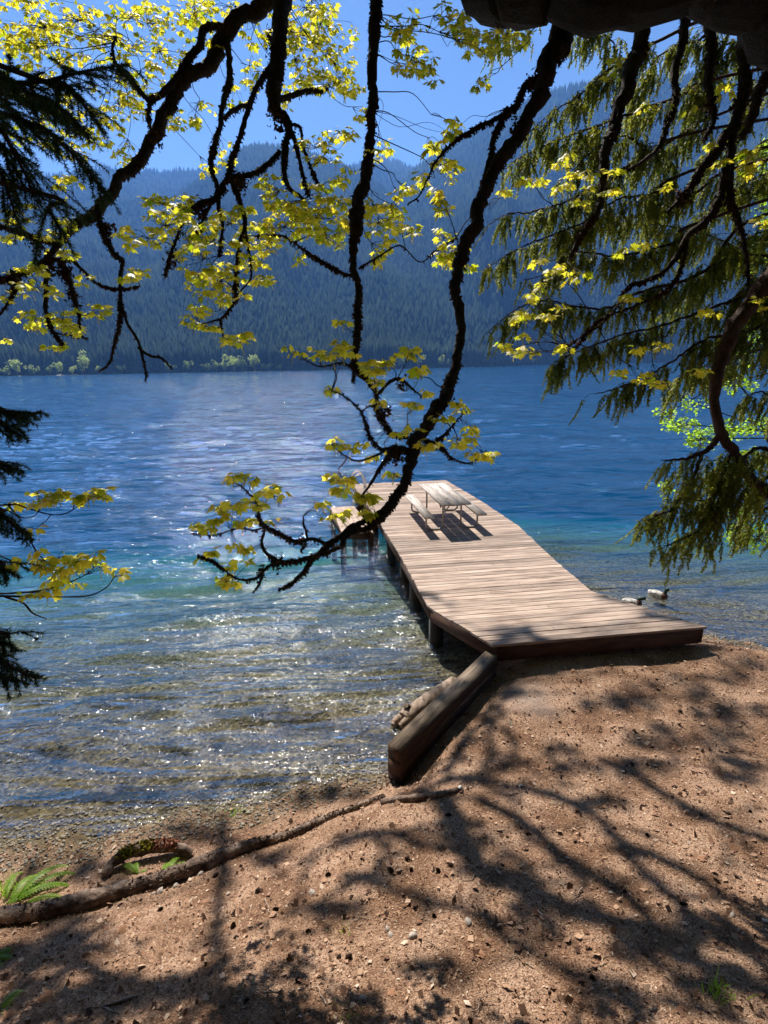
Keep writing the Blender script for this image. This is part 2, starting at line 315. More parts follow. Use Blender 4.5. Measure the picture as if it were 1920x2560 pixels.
# ------------------------------------------------------------------ mountains
def azel(x, y):
    d = ray(x, y); return math.atan2(d[0], d[1]), math.atan2(d[2], math.hypot(d[0], d[1]))
SHD = ([math.radians(a) for a in (-60, -35, -20, 0, 12, 18, 30, 60)], [760, 800, 770, 742, 950, 1235, 1300, 1300])
M['hill'] = noisemat('forest_soil', [(.3, (.012, .02, .012)), (.7, (.035, .05, .025))], .02, 1, bump=0, spec=0)
RIDGES = [('far_left_mountain', 3000, [(-300, 450), (0, 428), (100, 425), (170, 418), (260, 404), (330, 409), (400, 414), (480, 409), (560, 402), (700, 425), (900, 470)]),
          ('middle_mountain', 2000, [(200, 610), (300, 590), (434, 480), (499, 434), (551, 398), (600, 356), (650, 347), (700, 350), (760, 364), (820, 387), (870, 405), (950, 450), (1035, 520), (1150, 600)]),
          ('distant_mountain', 3000, [(700, 520), (800, 440), (870, 412), (930, 390), (960, 386), (1000, 396), (1035, 411), (1100, 440), (1200, 500)]),
          ('right_mountain', 2200, [(820, 640), (950, 500), (1035, 412), (1080, 378), (1150, 334), (1250, 272), (1350, 224), (1450, 195), (1600, 174), (1750, 165), (1920, 155), (2200, 150), (2600, 170)])]
HF = []
for ri, (nm, dist, pr) in enumerate(RIDGES):
    ae = np.array([azel(x, y) for x, y in pr]); azs = np.linspace(ae[0, 0], ae[-1, 0], 260); els = np.interp(azs, ae[:, 0], ae[:, 1])
    hts = np.tan(els)*dist-22; shore = np.interp(azs, *SHD)
    def surf(az, v, azs=azs, hts=hts, shore=shore, dist=dist, ri=ri):
        sh = np.interp(az, azs, shore); hh = np.interp(az, azs, hts)
        d = sh+(dist-sh)*v; w_ = np.clip(1-v, 0, 1)*np.clip(v*3, 0, 1)
        X = np.sin(az)*d; Y = np.cos(az)*d
        z = hh*np.where(v <= 1, np.clip(v, 0, 1)**(1.12), 1-(v-1)*1.2)+w_*70*noise2(X, Y, 20+ri, 4, .0065)
        z += 34*np.abs(noise2(az*900, v*5, 40+ri, 3, .07))*w_
        return X, Y, np.maximum(z, -3+0*z)
    A, Vv = np.meshgrid(azs, np.linspace(0, 1.15, 90)); X, Y, Z = surf(A, Vv); Z[0] = -6
    nx = 260; i = (np.arange(89)[:, None]*nx+np.arange(nx-1)[None]); Fs = np.stack([i, i+1, i+nx+1, i+nx], -1).reshape(-1, 4)
    MB().add(np.stack([X, Y, Z], -1).reshape(-1, 3), Fs).build(nm, M['hill'], smooth=True)['kind'] = 'structure'
    HF.append((surf, azs[0], azs[-1], dist))
M['conifer'] = leafmat('far_conifers', (.006, .014, .011), (.055, .08, .05), ((.01, .02, .012), (.03, .045, .025)), .2, 0)
def conifers(n, surf, a0, a1, vmin, vmax, hmin, hmax, tiers, sides, mb, bias=1.0):
    az = R.uniform(a0, a1, n); v = vmin+(vmax-vmin)*R.random(n)**bias; X, Y, Z = surf(az, v)
    h = R.uniform(hmin, hmax, n)*(1+.25*noise2(X, Y, 9, 2, .01)); r = h*R.uniform(.15, .26, n); col = np.clip(.5+.3*noise2(X, Y, 11, 3, .008)+.22*R.normal(size=n), 0, 1)
    th = np.linspace(0, 2*math.pi, sides, endpoint=False)
    Vs = []; Fs = []; As = []; per = tiers*(sides+1)
    for k in range(tiers):
        zb = k/tiers*.75; zt = 1 if k == tiers-1 else (k+1.5)/tiers*.75+.1; rr = r*(1-k/tiers*.75)
        ring = np.stack([X[:, None]+np.cos(th)*rr[:, None]*R.uniform(.75, 1.2, (n, sides)), Y[:, None]+np.sin(th)*rr[:, None]*R.uniform(.75, 1.2, (n, sides)), (Z+h*zb)[:, None]+0*th], -1)
        top = np.stack([X, Y, Z+h*zt], -1)[:, None]; Vs.append(np.concatenate([ring, top], 1))
        Fs += [[k*(sides+1)+q, k*(sides+1)+(q+1) % sides, k*(sides+1)+sides] for q in range(sides)]
    V = np.concatenate(Vs, 1).reshape(-1, 3); Fa = (np.arange(n)[:, None, None]*per+np.array(Fs)[None]).reshape(-1, 3)
    mb.add(V, Fa, np.repeat(col, per))
def haze_box():
    hb = MB(); box(hb, (0, 1940, 640), (9000, 4120, 1300)); m, t, b, out = new_mat('haze'); t.nodes.remove(b)
    pv = N(t, 'ShaderNodeVolumePrincipled'); pv.inputs['Color'].default_value = (.15, .38, 1, 1); pv.inputs['Density'].default_value = .00015; pv.inputs['Anisotropy'].default_value = .3
    t.links.new(pv.outputs[0], out.inputs['Volume']); o = hb.build('haze', m); tag(o, 'thin blue haze in the air over the lake and mountains', 'haze', kind='stuff')
haze_box()
fm = MB()
conifers(9000, HF[0][0], HF[0][1], HF[0][2], .4, 1.02, 16, 26, 1, 5, fm)
conifers(42000, HF[1][0], HF[1][1], HF[1][2], .1, 1.03, 13, 27, 1, 5, fm)
conifers(6000, HF[2][0], HF[2][1], HF[2][2], .6, 1.02, 22, 34, 1, 5, fm)
conifers(62000, HF[3][0], HF[3][1], HF[3][2], .1, 1.03, 13, 28, 1, 5, fm)
conifers(9000, HF[0][0], HF[0][1], azel(560, 900)[0], 0, .45, 18, 32, 2, 6, fm)
conifers(9000, HF[1][0], HF[1][1], HF[1][2], -.003, .3, 18, 34, 3, 6, fm, 1.3)
conifers(9000, HF[3][0], azel(960, 900)[0], HF[3][2], -.003, .3, 18, 34, 3, 6, fm, 1.3)
tag(fm.build('conifer_forest', M['conifer']), 'dark conifer forest covering the mountain slopes across the lake', 'forest', kind='stuff')
# pale shoreline strip and light green broadleaf trees on the far shore
sm = MB(); azs = np.linspace(-.9, .9, 200); sd = np.interp(azs, *SHD)
Vi = np.stack([np.sin(azs)*(sd-14), np.cos(azs)*(sd-14), azs*0-.3], -1); Vo = np.stack([np.sin(azs)*(sd+14), np.cos(azs)*(sd+14), azs*0+2.2], -1)
i = np.arange(199); sm.add(np.vstack([Vi, Vo]), np.stack([i, i+1, i+201, i+200], -1))
sm.build('far_beach', noisemat('far_beach', [(.3, (.08, .075, .06)), (.7, (.3, .27, .2))], .05, 1, bump=0))['kind'] = 'structure'
M['broad'] = leafmat('broadleaf_crown', (.16, .20, .05), (.48, .52, .18), ((.3, .42, .08), (.6, .7, .2)), .4, .1)
M['trunk_far'] = noisemat('far_trunk', [(.3, (.08, .06, .05)), (.7, (.2, .17, .14))], 1, 1, bump=0)
def far_tree(seed):
    g = np.random.default_rng(seed); t = thing('broadleaf_tree', 'x', 'tree', group='light green broadleaf trees along the far shore')
    mb = MB(); nb = 9; cs = [(g.normal()*2.6, g.normal()*2.6, g.uniform(4, 13)) for _ in range(nb)]
    for c in cs:
        n = 60; d = g.normal(size=(n, 3)); d /= np.linalg.norm(d, axis=1)[:, None]; p = np.array(c)+d*g.uniform(1.4, 2.9)
        s = g.uniform(.45, 1.0, n)[:, None, None]; tri = g.normal(size=(n, 3, 3)); tri = p[:, None]+tri*s*.7
        mb.add(tri.reshape(-1, 3), np.arange(n*3).reshape(-1, 3), np.repeat(np.clip((p[:, 2]-2)/14+g.normal(size=n)*.15, 0, 1), 3))
    mb.build('crown', M['broad'], t); m2 = MB(); tube(m2, [(0, 0, -1), (.2, 0, 4), (0, .2, 9)], [.45, .35, .15], 6); m2.build('trunk', M['trunk_far'], t); return t
ft = [far_tree(s) for s in (1, 2, 3)]; placed = 0
spots = [(40, 22), (75, 14), (150, 18), (178, 12), (205, 30), (245, 12), (465, 18), (540, 17), (560, 16), (585, 26), (605, 22), (637, 26), (670, 12), (1003, 20), (1048, 22), (1100, 18), (1120, 14), (1425, 16), (1442, 22), (1330, 10), (120, 12), (15, 12), (300, 12), (420, 14), (700, 10), (515, 13)]
fl = ['first', 'second', 'third', 'fourth', 'fifth', 'sixth', 'seventh', 'eighth', 'ninth', 'tenth', 'eleventh', 'twelfth', 'thirteenth', 'fourteenth', 'fifteenth', 'sixteenth', 'seventeenth', 'eighteenth', 'nineteenth', 'twentieth', 'twenty-first', 'twenty-second', 'twenty-third', 'twenty-fourth', 'twenty-fifth', 'twenty-sixth']
for k, (px, hp) in enumerate(sorted(spots)):
    a, _ = azel(px, 915); d = np.interp(a, *SHD)-14; loc = (math.sin(a)*d, math.cos(a)*d, .8); s = hp/14.5*d/1300*1.5
    lab = fl[k]+' light green broadleaf tree from the left on the far shore'
    if k < 3: o = ft[k]; o.location = loc; o.scale = (s*1.1, s, s); o['label'] = lab
    else: o = copy_thing(ft[k % 3], loc, (0, 0, k*1.7), (s*(1+.3*math.sin(k*3)), s, s), lab)

# ================================================================== PART 2: dock, table, wall
PW = 0.147; DA = math.radians(7.3); DZ = .70
M['deck'] = noisemat('weathered_deck', [(.28, (.11, .075, .058)), (.5, (.32, .235, .185)), (.75, (.47, .375, .31))], 5, .85, stretch=(.35, 3.5, 1), bump=.35, bscale=18, dist=.006, vary=.34)
M['beamwood'] = noisemat('brown_timber', [(.3, (.025, .013, .008)), (.55, (.075, .036, .02)), (.8, (.13, .07, .04))], 4, .85, stretch=(.5, .5, 3), bump=.4, dist=.01, vary=.2)
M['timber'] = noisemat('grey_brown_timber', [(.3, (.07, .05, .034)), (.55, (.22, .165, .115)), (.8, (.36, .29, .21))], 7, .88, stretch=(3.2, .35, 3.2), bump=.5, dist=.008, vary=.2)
def shade_sides(m, side):  # side shade put into the colour; upward faces keep the weathered grey
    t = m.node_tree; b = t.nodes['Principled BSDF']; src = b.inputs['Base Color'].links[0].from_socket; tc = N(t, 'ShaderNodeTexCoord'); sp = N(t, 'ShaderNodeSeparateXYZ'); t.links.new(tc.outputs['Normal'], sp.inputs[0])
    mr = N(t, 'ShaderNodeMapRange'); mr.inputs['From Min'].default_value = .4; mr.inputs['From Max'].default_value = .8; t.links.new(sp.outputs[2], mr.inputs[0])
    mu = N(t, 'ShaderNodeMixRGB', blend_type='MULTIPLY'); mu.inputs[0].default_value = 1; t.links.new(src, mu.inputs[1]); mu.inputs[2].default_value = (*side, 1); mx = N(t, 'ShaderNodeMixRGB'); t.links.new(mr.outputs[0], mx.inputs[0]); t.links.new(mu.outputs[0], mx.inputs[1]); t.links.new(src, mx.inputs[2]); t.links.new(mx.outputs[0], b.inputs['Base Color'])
shade_sides(M['timber'], (.32, .22, .17))
M['pile'] = noisemat('dark_pile', [(.3, (.010, .008, .006)), (.7, (.035, .026, .02))], 6, .8, stretch=(1, 1, .3), bump=.5)
M['tablewood'] = noisemat('grey_table_wood', [(.28, (.13, .10, .085)), (.48, (.38, .33, .29)), (.75, (.56, .50, .45))], 6, .8, stretch=(3.5, .35, 1), bump=.3, dist=.005, vary=.12)
def metal(name, c, r=.4, mt=1.0):
    m, t, b, o = new_mat(name); n = N(t, 'ShaderNodeTexNoise', Scale=30, Detail=4); L = t.links.new
    L(ramp(t, n.outputs[0], [(.3, tuple(v*.6 for v in c)), (.7, c)]), b.inputs['Base Color']); b.inputs['Roughness'].default_value = r; b.inputs['Metallic'].default_value = mt; return m
M['steel'] = metal('tube_steel', (.32, .29, .25), .45, .8); M['white'] = metal('pale_rail', (.75, .74, .70), .35, .1)
dca, dsa = math.cos(DA), math.sin(DA)
def d2l(p): x, y = p[0]-1.64, p[1]-7.03; return np.array([x*dca+y*dsa, -x*dsa+y*dca])
DLp = [d2l(G(x, y, DZ)) for x, y in [(1237, 1612), (1075, 1517), (1000, 1383), (957, 1315), (936, 1283), (904, 1242), (884, 1211)]]
DRp = [d2l(G(x, y, DZ)) for x, y in [(1767, 1569), (1475, 1478), (1382, 1399), (1294, 1315), (1197, 1250), (1112, 1200)]]
DLp = np.array(DLp); DRp = np.array(DRp); DLp[0, 1] = DRp[0, 1] = 0; YE = (DLp[-1, 1]+DRp[-1, 1])/2; DLp[-1, 1] = DRp[-1, 1] = YE
xl = lambda y: np.interp(y, DLp[:, 1], DLp[:, 0]); xr = lambda y: np.interp(y, DRp[:, 1], DRp[:, 0])
dock = thing('dock', 'long weathered wooden dock running from the bank out over the lake', 'dock', (1.64, 7.03, 0), DA)
mb = MB(); y = 0; first = True
while y < YE-.02:
    y1 = min(y+PW-.015+R.normal()*.001, YE); e = [R.normal()*.006 for _ in range(2)]; v = np.clip(.5+R.normal()*.28, 0, 1)
    if R.random() < .1: v = 1
    z = DZ+R.normal()*.0018; ov = .03
    a, b, c, d = (xl(y)-ov+e[0], y), (xr(y)+ov+e[1], y), (xr(y1)+ov+e[1], y1), (xl(y1)-ov+e[0], y1)
    if R.random() < .45:                                              # board made of two lengths with a butt joint
        k = R.uniform(.3, .7); m1 = (a[0]+(b[0]-a[0])*k, y); m2 = (m1[0], y1)
        prism(mb, [a, (m1[0]-.003, y), (m2[0]-.003, y1), d], z-.038, z, v); prism(mb, [(m1[0]+.003, y), b, c, (m2[0]+.003, y1)], z-.038, z, np.clip(v+R.normal()*.2, 0, 1))
    else: prism(mb, [a, b, c, d], z-.038, z, v)
    y += PW
mb.build('decking', M['deck'], dock)
def edge_board(pts, name, side, zt=DZ-.042, hgt=.235):
    m_ = MB()
    for p, q in zip(pts[:-1], pts[1:]): beam(m_, (p[0], p[1], zt-hgt/2), (q[0], q[1], zt-hgt/2), .045, hgt, .5)
    return m_.build(name, M['beamwood'], dock)
edge_board(DLp+np.array([.03, 0]), 'side_beam', -1); edge_board(DRp-np.array([.03, 0]), 'side_beam', 1)
m_ = MB(); beam(m_, (xl(0)+.06, .035, DZ-.042-.125), (xr(0)-.06, .035, DZ-.042-.125), .05, .25, .8); m_.build('front_board', M['beamwood'], dock)
m_ = MB(); beam(m_, (xl(YE)+.05, YE-.03, DZ-.162), (xr(YE)-.05, YE-.03, DZ-.162), .05, .235, .5); m_.build('end_board', M['beamwood'], dock)
m_ = MB()
for k in range(1, 6):
    f = k/6; pts = [(xl(y)+(xr(y)-xl(y))*f, y) for y in np.linspace(.1, YE-.1, 6)]
    for p, q in zip(pts[:-1], pts[1:]): beam(m_, (p[0], p[1], DZ-.142), (q[0], q[1], DZ-.142), .05, .19)
m_.build('joists', M['beamwood'], dock)
for k, y in enumerate([1.55, 3.3, 4.4, 6.05, 8.4, 10.6, YE-.3]):
    m_ = MB(); beam(m_, (xl(y)+.1, y, DZ-.36), (xr(y)-.1, y, DZ-.36), .14, .24); m_.build('cross_beam', M['beamwood'], dock)
    for sx in (xl(y)+.16, (xl(y)+xr(y))/2, xr(y)-.16):
        m_ = MB(); tube(m_, [(sx, y, -5.1 if y > 3 else -1.2), (sx, y, DZ-.245)], [.13, .12], 12, .02); m_.build('pile', M['pile'], dock, True)
m_ = MB(); p = d2l(G(1081, 1530, .45)); box(m_, (p[0]-.02, p[1]+.02, .40), (.02, .09, .22)); m_.build('bracket', M['white'], dock)
m_ = MB(); tube(m_, [(p[0]-.03, p[1]+.05, -.4), (p[0]-.03, p[1]+.05, .5)], .022, 8); m_.build('conduit', M['white'], dock)
# lower side platform with its supports and ladder
PZ = .36; pq = [d2l(G(x, y, PZ)) for x, y in [(853, 1329), (934, 1331), (886, 1265), (826, 1268)]]
pf = thing('swim_platform', 'low wooden platform attached beside the left side of the dock', 'platform', (1.64, 7.03, 0), DA)
def bl(u, v): a = pq[0]*(1-u)+pq[1]*u; b = pq[3]*(1-u)+pq[2]*u; return a*(1-v)+b*v
m_ = MB(); nb = 5
for k in range(nb):
    u0, u1 = k/nb+.006, (k+1)/nb-.006; prism(m_, [bl(u0, 0), bl(u1, 0), bl(u1, 1), bl(u0, 1)], PZ-.04, PZ+R.normal()*.001, R.uniform(.55, .95))
m_.build('decking', M['deck'], pf)
m_ = MB(); q = [bl(.02, .01), bl(.98, .01), bl(.98, .99), bl(.02, .99)]
for i in range(4): beam(m_, (*q[i], PZ-.13), (*q[(i+1) % 4], PZ-.13), .05, .17)
m_.build('frame', M['beamwood'], pf)
for u, v in ((.06, .04), (.94, .04), (.06, .96), (.94, .96)):
    m_ = MB(); c = bl(u, v); tube(m_, [(c[0], c[1], -5), (c[0], c[1], PZ-.05)], .09, 10); m_.build('pile', M['pile'], pf, True)
for v in (.25, .6, .9):
    m_ = MB(); a = bl(1, v); yb = a[1]; beam(m_, (a[0]-.05, yb, PZ-.1), (xl(yb)+.05, yb, PZ+.18), .05, .12); m_.build('brace', M['beamwood'], pf)
lad = thing('ladder', 'pale metal swim ladder with two hooped handrails at the far left dock corner', 'ladder', (1.64, 7.03, 0), DA)
def hoop(y):
    x0 = xl(y)-.10; th = np.linspace(math.pi, .12, 12); r = .18
    return [(x0, y, -.7), (x0, y, .3), (x0, y, 1.0)]+[(x0+r+r*math.cos(a), y, 1.08+r*.95*math.sin(a)) for a in th]+[(x0+2*r+.03, y, .9), (x0+2*r+.06, y, DZ+.01)]
for y in (YE-.95, YE-.45):
    m_ = MB(); tube(m_, catmull(hoop(y), 3), .024, 8); m_.build('handrail', M['white'], lad, True)
    m_ = MB(); box(m_, (xl(y)+.32, y, DZ+.012), (.1, .1, .02)); m_.build('foot_plate', M['white'], lad)
for z in (-.35, -.05, .25, .52):
    m_ = MB(); ya, yb = YE-.95, YE-.45; tube(m_, [(xl(ya)-.10, ya, z), (xl(yb)-.10, yb, z)], .022, 8); m_.build('rung', M['white'], lad, True)
# picnic table
TA = math.atan2(-.36, 2.44); tc = (np.array([1.42, 12.37])+np.array([2.16, 12.53])+np.array([1.06, 14.81])+np.array([1.79, 14.95]))/4
pt = thing('picnic_table', 'weathered grey picnic table with two benches on bent steel tube legs on the dock', 'picnic table', (tc[0], tc[1], DZ), -TA*0+math.atan2(.40, 2.44))
m_ = MB(); bw = .25
for k in range(3):
    x = (k-1)*(bw+.008); dl = [.0, .03, -.01][k]; box(m_, (x, -dl/2, .74), (bw, 2.44+dl, .04), a=.4+.2*k)
m_.build('tabletop', M['tablewood'], pt)
M['burn'] = noisemat('dark_burn', [(.3, (.02, .01, .01)), (.7, (.08, .03, .02))], 20)
for x, y, r in ((-.05, -.62, .035), (-.22, -.2, .022), (.1, -.1, .022)): m_ = MB(); tube(m_, [(x, y, .7605), (x, y, .7615)], r, 7, .25); m_.build('burn_mark', M['burn'], pt)
for sx in (-1, 1):
    m_ = MB(); box(m_, (sx*.68, 0, .44), (.25, 2.42, .04), a=.55); m_.build('bench', M['tablewood'], pt)
for sy in (-1, 1):
    m_ = MB(); box(m_, (0, sy*.85, .705), (.70, .06, .035)); m_.build('cross_support', M['steel'], pt)
    for sx in (-1, 1):
        pts = [(sx*.24, .70), (sx*.24, .15), (sx*.27, .06), (sx*.36, .027), (sx*.56, .027), (sx*.65, .06), (sx*.68, .15), (sx*.68, .41)]
        m_ = MB(); tube(m_, catmull([(a, sy*.85, b) for a, b in pts], 4), .024, 8, a=.5); m_.build('leg', M['steel'], pt, True)
    m_ = MB(); tube(m_, [(0, sy*.80, .69), (0, sy*.22, .30), (0, sy*.1, .69)], .018, 6); m_.build('brace', M['steel'], pt, True)
# timber retaining wall
wa = thing('timber_wall', 'low retaining wall of stacked square timbers running from the dock corner to the water edge', 'wall', (.08, 5.045, 0), math.atan2(WD[1], WD[0])-math.pi/2)
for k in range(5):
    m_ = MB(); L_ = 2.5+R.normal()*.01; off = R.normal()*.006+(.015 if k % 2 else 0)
    b_ = .192; box(m_, (R.normal()*.004, L_/2-off, .56-b_/2-k*(b_+.003)), (.2, L_, b_), a=R.uniform(.3, .8)); m_.build('timber', M['timber' if k == 0 else 'beamwood'], wa)  # lower courses take the darker wood, their shade put into the colour
m_ = MB()
for y in (.22, .9, 1.6, 2.2): tube(m_, [(.03*math.sin(y*9), y, .5602), (.03*math.sin(y*9), y, .564)], .011, 8)
m_.build('bolt_head', M['pile'], wa)
# ducks
M['dw'] = noisemat('white_feather', [(.35, (.22, .19, .16)), (.6, (.62, .59, .54))], 22, .8, bump=.2); M['dg'] = noisemat('dark_green_feather', [(.3, (.005, .02, .012)), (.7, (.02, .05, .03))], 30, .35, bump=0)
M['db'] = noisemat('brown_feather', [(.3, (.05, .02, .012)), (.7, (.13, .06, .035))], 30, .8, bump=0); M['bill'] = noisemat('yellow_bill', [(.3, (.35, .25, .04)), (.7, (.5, .38, .08))], 5, .5, bump=0)
def blob(mb, c, s, n=14, m=10, f=None, a=None):
    th = np.linspace(0, 2*math.pi, n, endpoint=False); V = []
    for i in range(m+1):
        ph = math.pi*i/m
        for t_ in th: V.append((math.sin(ph)*math.cos(t_), math.sin(ph)*math.sin(t_), math.cos(ph)))
    V = np.array(V)
    if f is not None: V = f(V)
    Fq = [[i*n+j, (i+1)*n+j, (i+1)*n+(j+1) % n, i*n+(j+1) % n] for i in range(m) for j in range(n)]
    mb.add(V*np.array(s)+np.array(c), Fq, a)
def duck(px, py, label, rz, dip):
    g = G(px, py, 0); t = thing('duck', label, 'duck', (g[0], g[1], 0), rz, 'ducks swimming beside the dock')
    def bodyf(V): V = V.copy(); V[:, 2] += np.clip(-V[:, 0]-.35, 0, 1)*.75; V[:, 1] *= 1-.45*np.clip(-V[:, 0], 0, 1)**2; return V
    m_ = MB(); blob(m_, (0, 0, .045), (.19, .095, .085), f=bodyf); m_.build('body', M['dw'], t, True)
    m_ = MB(); blob(m_, (.125, 0, .05), (.085, .082, .075)); m_.build('breast', M['db'], t, True)
    hx, hz = (.17, .20) if not dip else (.22, .15)
    m_ = MB(); tube(m_, catmull([(.13, 0, .08), (.15, 0, .14), (hx-.01, 0, hz)], 4), [.042]+[.034]*6+[.036]*2, 10); blob(m_, (hx+.008, 0, hz+.012), (.046, .036, .037)); m_.build('head', M['dg'], t, True)
    m_ = MB(); blob(m_, (hx+.065, 0, hz-.002-.02*dip), (.034, .017, .008)); m_.build('bill', M['bill'], t, True)
    for sy in (-1, 1):
        m_ = MB(); blob(m_, (-.03, sy*.075, .075), (.13, .025, .045)); m_.build('wing', M['dw'], t, True)
duck(1642, 1492, 'pale duck with dark head and brown breast swimming on open water right of the dock', -.75, 0)
duck(1577, 1512, 'pale duck with lowered dark head swimming close behind the dock edge', -.2, 1)

# ================================================================== PART 3: maple
def limb_pts(tr, n=5):
    """tr: list of (px, py, depth, radius_px) traced control points -> smooth world points and radii"""
    W = np.array([P(a, b, d) for a, b, d, r in tr]); rr = np.array([r/F*d for a, b, d, r in tr])
    Q = catmull(np.column_stack([W, rr]), n); return Q[:, :3], np.maximum(Q[:, 3], .0025)
def moss_bits(mb, pts, rad, dens, size, hang=.5, leafy=0.):
    seg = np.linalg.norm(np.diff(pts, axis=0), axis=1); L_ = seg.sum(); n = int(L_*dens)
    if n < 1: return
    c = np.concatenate([[0], np.cumsum(seg)]); cl = .10+.90*(np.sin(np.linspace(0, L_*6, 4000)+R.uniform(0, 6))*.5+.5)**2
    u = R.random(n*3)*L_; u = u[R.random(n*3) < np.interp(u, np.linspace(0, L_, 4000), cl)][:n]; n = len(u)
    if n < 1: return
    p = np.stack([np.interp(u, c, pts[:, k]) for k in range(3)], -1); r = np.interp(u, c, rad)
    d = rnd_unit(n); d[:, 2] -= hang*.6; d /= np.linalg.norm(d, axis=1)[:, None]; p = p+d*r[:, None]*.9
    s = size*R.uniform(.4, 1.6, n)[:, None]; t1 = rnd_unit(n)*s*.45; out = d*s+np.array([0, 0, -1])*s*hang*R.random(n)[:, None]
    q = rnd_unit(n)*s*.3
    mb.add(np.stack([p-t1, p+t1, p+out*.7+q+t1*.5, p+out-q], 1).reshape(-1, 3), np.arange(n*4).reshape(-1, 4), np.repeat(R.random(n), 4))
half = [(0, 0), (.25, -.12), (.28, .02), (.5, .08), (.36, .22), (.62, .42), (.52, .50), (.56, .66), (.26, .50), (.24, .72), (.14, .72), (0, 1.0)]
lo = half+[(-x, y) for x, y in half[-2:0:-1]]; LO = np.array([(x, y, 0) for x, y in lo]+[(0, .32, 0)])
LO[:, 2] = -.28*np.abs(LO[:, 0])-.18*np.maximum(LO[:, 1], 0)**2+.04; nL = len(lo); LF = np.array([[i, (i+1) % nL, nL] for i in range(nL)])
def leaf(mb, p, t, up, s, v): mb.add((LO*s*np.array([R.uniform(.75, 1.05), 1, R.uniform(.2, 2.2)]))@rotm(t, up)+p, LF, v)
def maple_spray(lm, tm, cm, tip, d, sc=1.0, nl=None, catk=.45, vv=None):
    nl = nl or R.integers(4, 8); a0 = R.uniform(0, 6.28); d = np.array(d)/np.linalg.norm(d)
    for k in range(nl):
        a = a0+k*2.4+R.normal()*.3; o = np.array([math.cos(a), math.sin(a), R.uniform(-.15, .75)])+d*.6; o /= np.linalg.norm(o)
        pl = R.uniform(.02, .06)*sc; b = tip+o*pl
        tube(tm, [tip, tip+o*pl*.5+np.array([0, 0, .004]), b], .0011, 3, cap=False)
        tt = np.array([o[0], o[1], o[2]*.3-R.uniform(.1, .9)]); up = np.array([R.normal()*.45, R.normal()*.45-.2, 1])
        leaf(lm, b, tt, up, R.uniform(.036, .08)*sc, np.clip(R.normal()*.28+.55 if vv is None else vv+R.normal()*.15, 0, 1))
    if R.random() < catk:
        L_ = R.uniform(.05, .10)*sc; x0 = tip; sw = np.array([R.normal()*.15, R.normal()*.15, -1])
        for k in range(14):
            q = x0+sw*L_*k/14; e = rnd_unit(4)*.008*sc; cm.add(q+e, [[0, 1, 2], [0, 2, 3]], R.random())
def twig_curve(a, b, sag=.0):
    m1 = a*.65+b*.35+R.normal(size=3)*.06*np.linalg.norm(b-a); m2 = a*.3+b*.7+R.normal(size=3)*.05*np.linalg.norm(b-a)-np.array([0, 0, sag]); return catmull([a, m1, m2, b], 4)
LIMBS = []           # name, pts, radii, MBs for wood / leaves / catkins / moss
maple = thing('maple_tree', 'big moss-hung maple whose dark trunk and arching limbs with yellow green leaves overhang the bank', 'tree')
TRUNK = np.array([4.3, 1.9, 1.0])
def add_limb(tr, moss=260, msize=.025, n=5, pts=None, rad=None, sides=9, hang=.6, leafable=True):
    if pts is None: pts, rad = limb_pts(tr, n)
    L_ = dict(p=pts, r=rad, w=MB(), l=MB(), g=MB(), c=MB(), m=MB(), ok=leafable); rad = rad*(.88 if sides == 9 else 1.0); jit = R.normal(size=pts.shape)*rad[:, None]; wob = pts+jit*.10+np.stack([np.interp(np.arange(len(pts)), np.arange(0, len(pts)+4, 4), R.normal(size=len(np.arange(0, len(pts)+4, 4)))) for _ in range(3)], -1)*rad[:, None]*(.30 if sides < 20 else .04)*np.minimum(1, np.arange(len(pts))/4)[:, None]
    tube(L_['w'], wob, rad*(1+.07*np.sin(np.cumsum(R.uniform(.3, 1.4, len(rad))))), sides, .03 if sides > 20 else .085)
    if moss: moss_bits(L_['m'], wob, rad, moss, msize, hang)
    LIMBS.append(L_); return L_
# overhead boughs (mostly above the frame) carrying everything
D1 = 6.0
trunk_p = np.array([[4.55, 1.6, .2], [4.5, 1.7, 2.2], [4.35, 1.9, 4.5], [4.2, 2.1, 6.2]])
m_ = MB(); tube(m_, catmull(trunk_p, 5), np.linspace(.52, .40, 16), 16, .06); m_.build('trunk', M['bark'], maple, True)
def bough(tr, **k): return add_limb(tr, **k)
_p = catmull(np.vstack([[4.2, 2.1, 6.1], [P(2120, 60, 3.4)], [P(1960, -55, 3.4)], [P(1780, -108, 3.4)], [P(1500, -88, 3.5)], [P(1275, -66, 3.7)], [P(1170, -95, 4.0)], [P(1000, -140, 4.4)], [P(700, -330, 5.4)], [P(300, -420, 6.4)], [P(-200, -500, 7.5)]]), 5)
_r = np.interp(np.linspace(0, 10, len(_p)), range(11), [.40, .335, .315, .285, .295, .29, .22, .2, .18, .13, .07])
big = add_limb(None, pts=_p, rad=_r, sides=22, moss=260, msize=.02, hang=.3, leafable=False)
_up = lambda x, d: (x, -260, d, 20)
T = []
T.append([(760, -330, 5.8, 24), (700, -60, 5.9, 22), (640, 22, 6, 21), (564, 87, 6, 20), (521, 152, 6, 19), (477, 187, 6, 18), (434, 243, 6, 17), (408, 295, 6, 17), (378, 351, 5.95, 16), (351, 391, 5.9, 16), (330, 425, 5.9, 14), (295, 451, 5.8, 14), (269, 495, 5.8, 14), (243, 521, 5.8, 14), (208, 555, 5.7, 13), (169, 581, 5.7, 12), (143, 607, 5.6, 10), (108, 603, 5.6, 8), (43, 577, 5.5, 7), (-40, 555, 5.5, 6)])
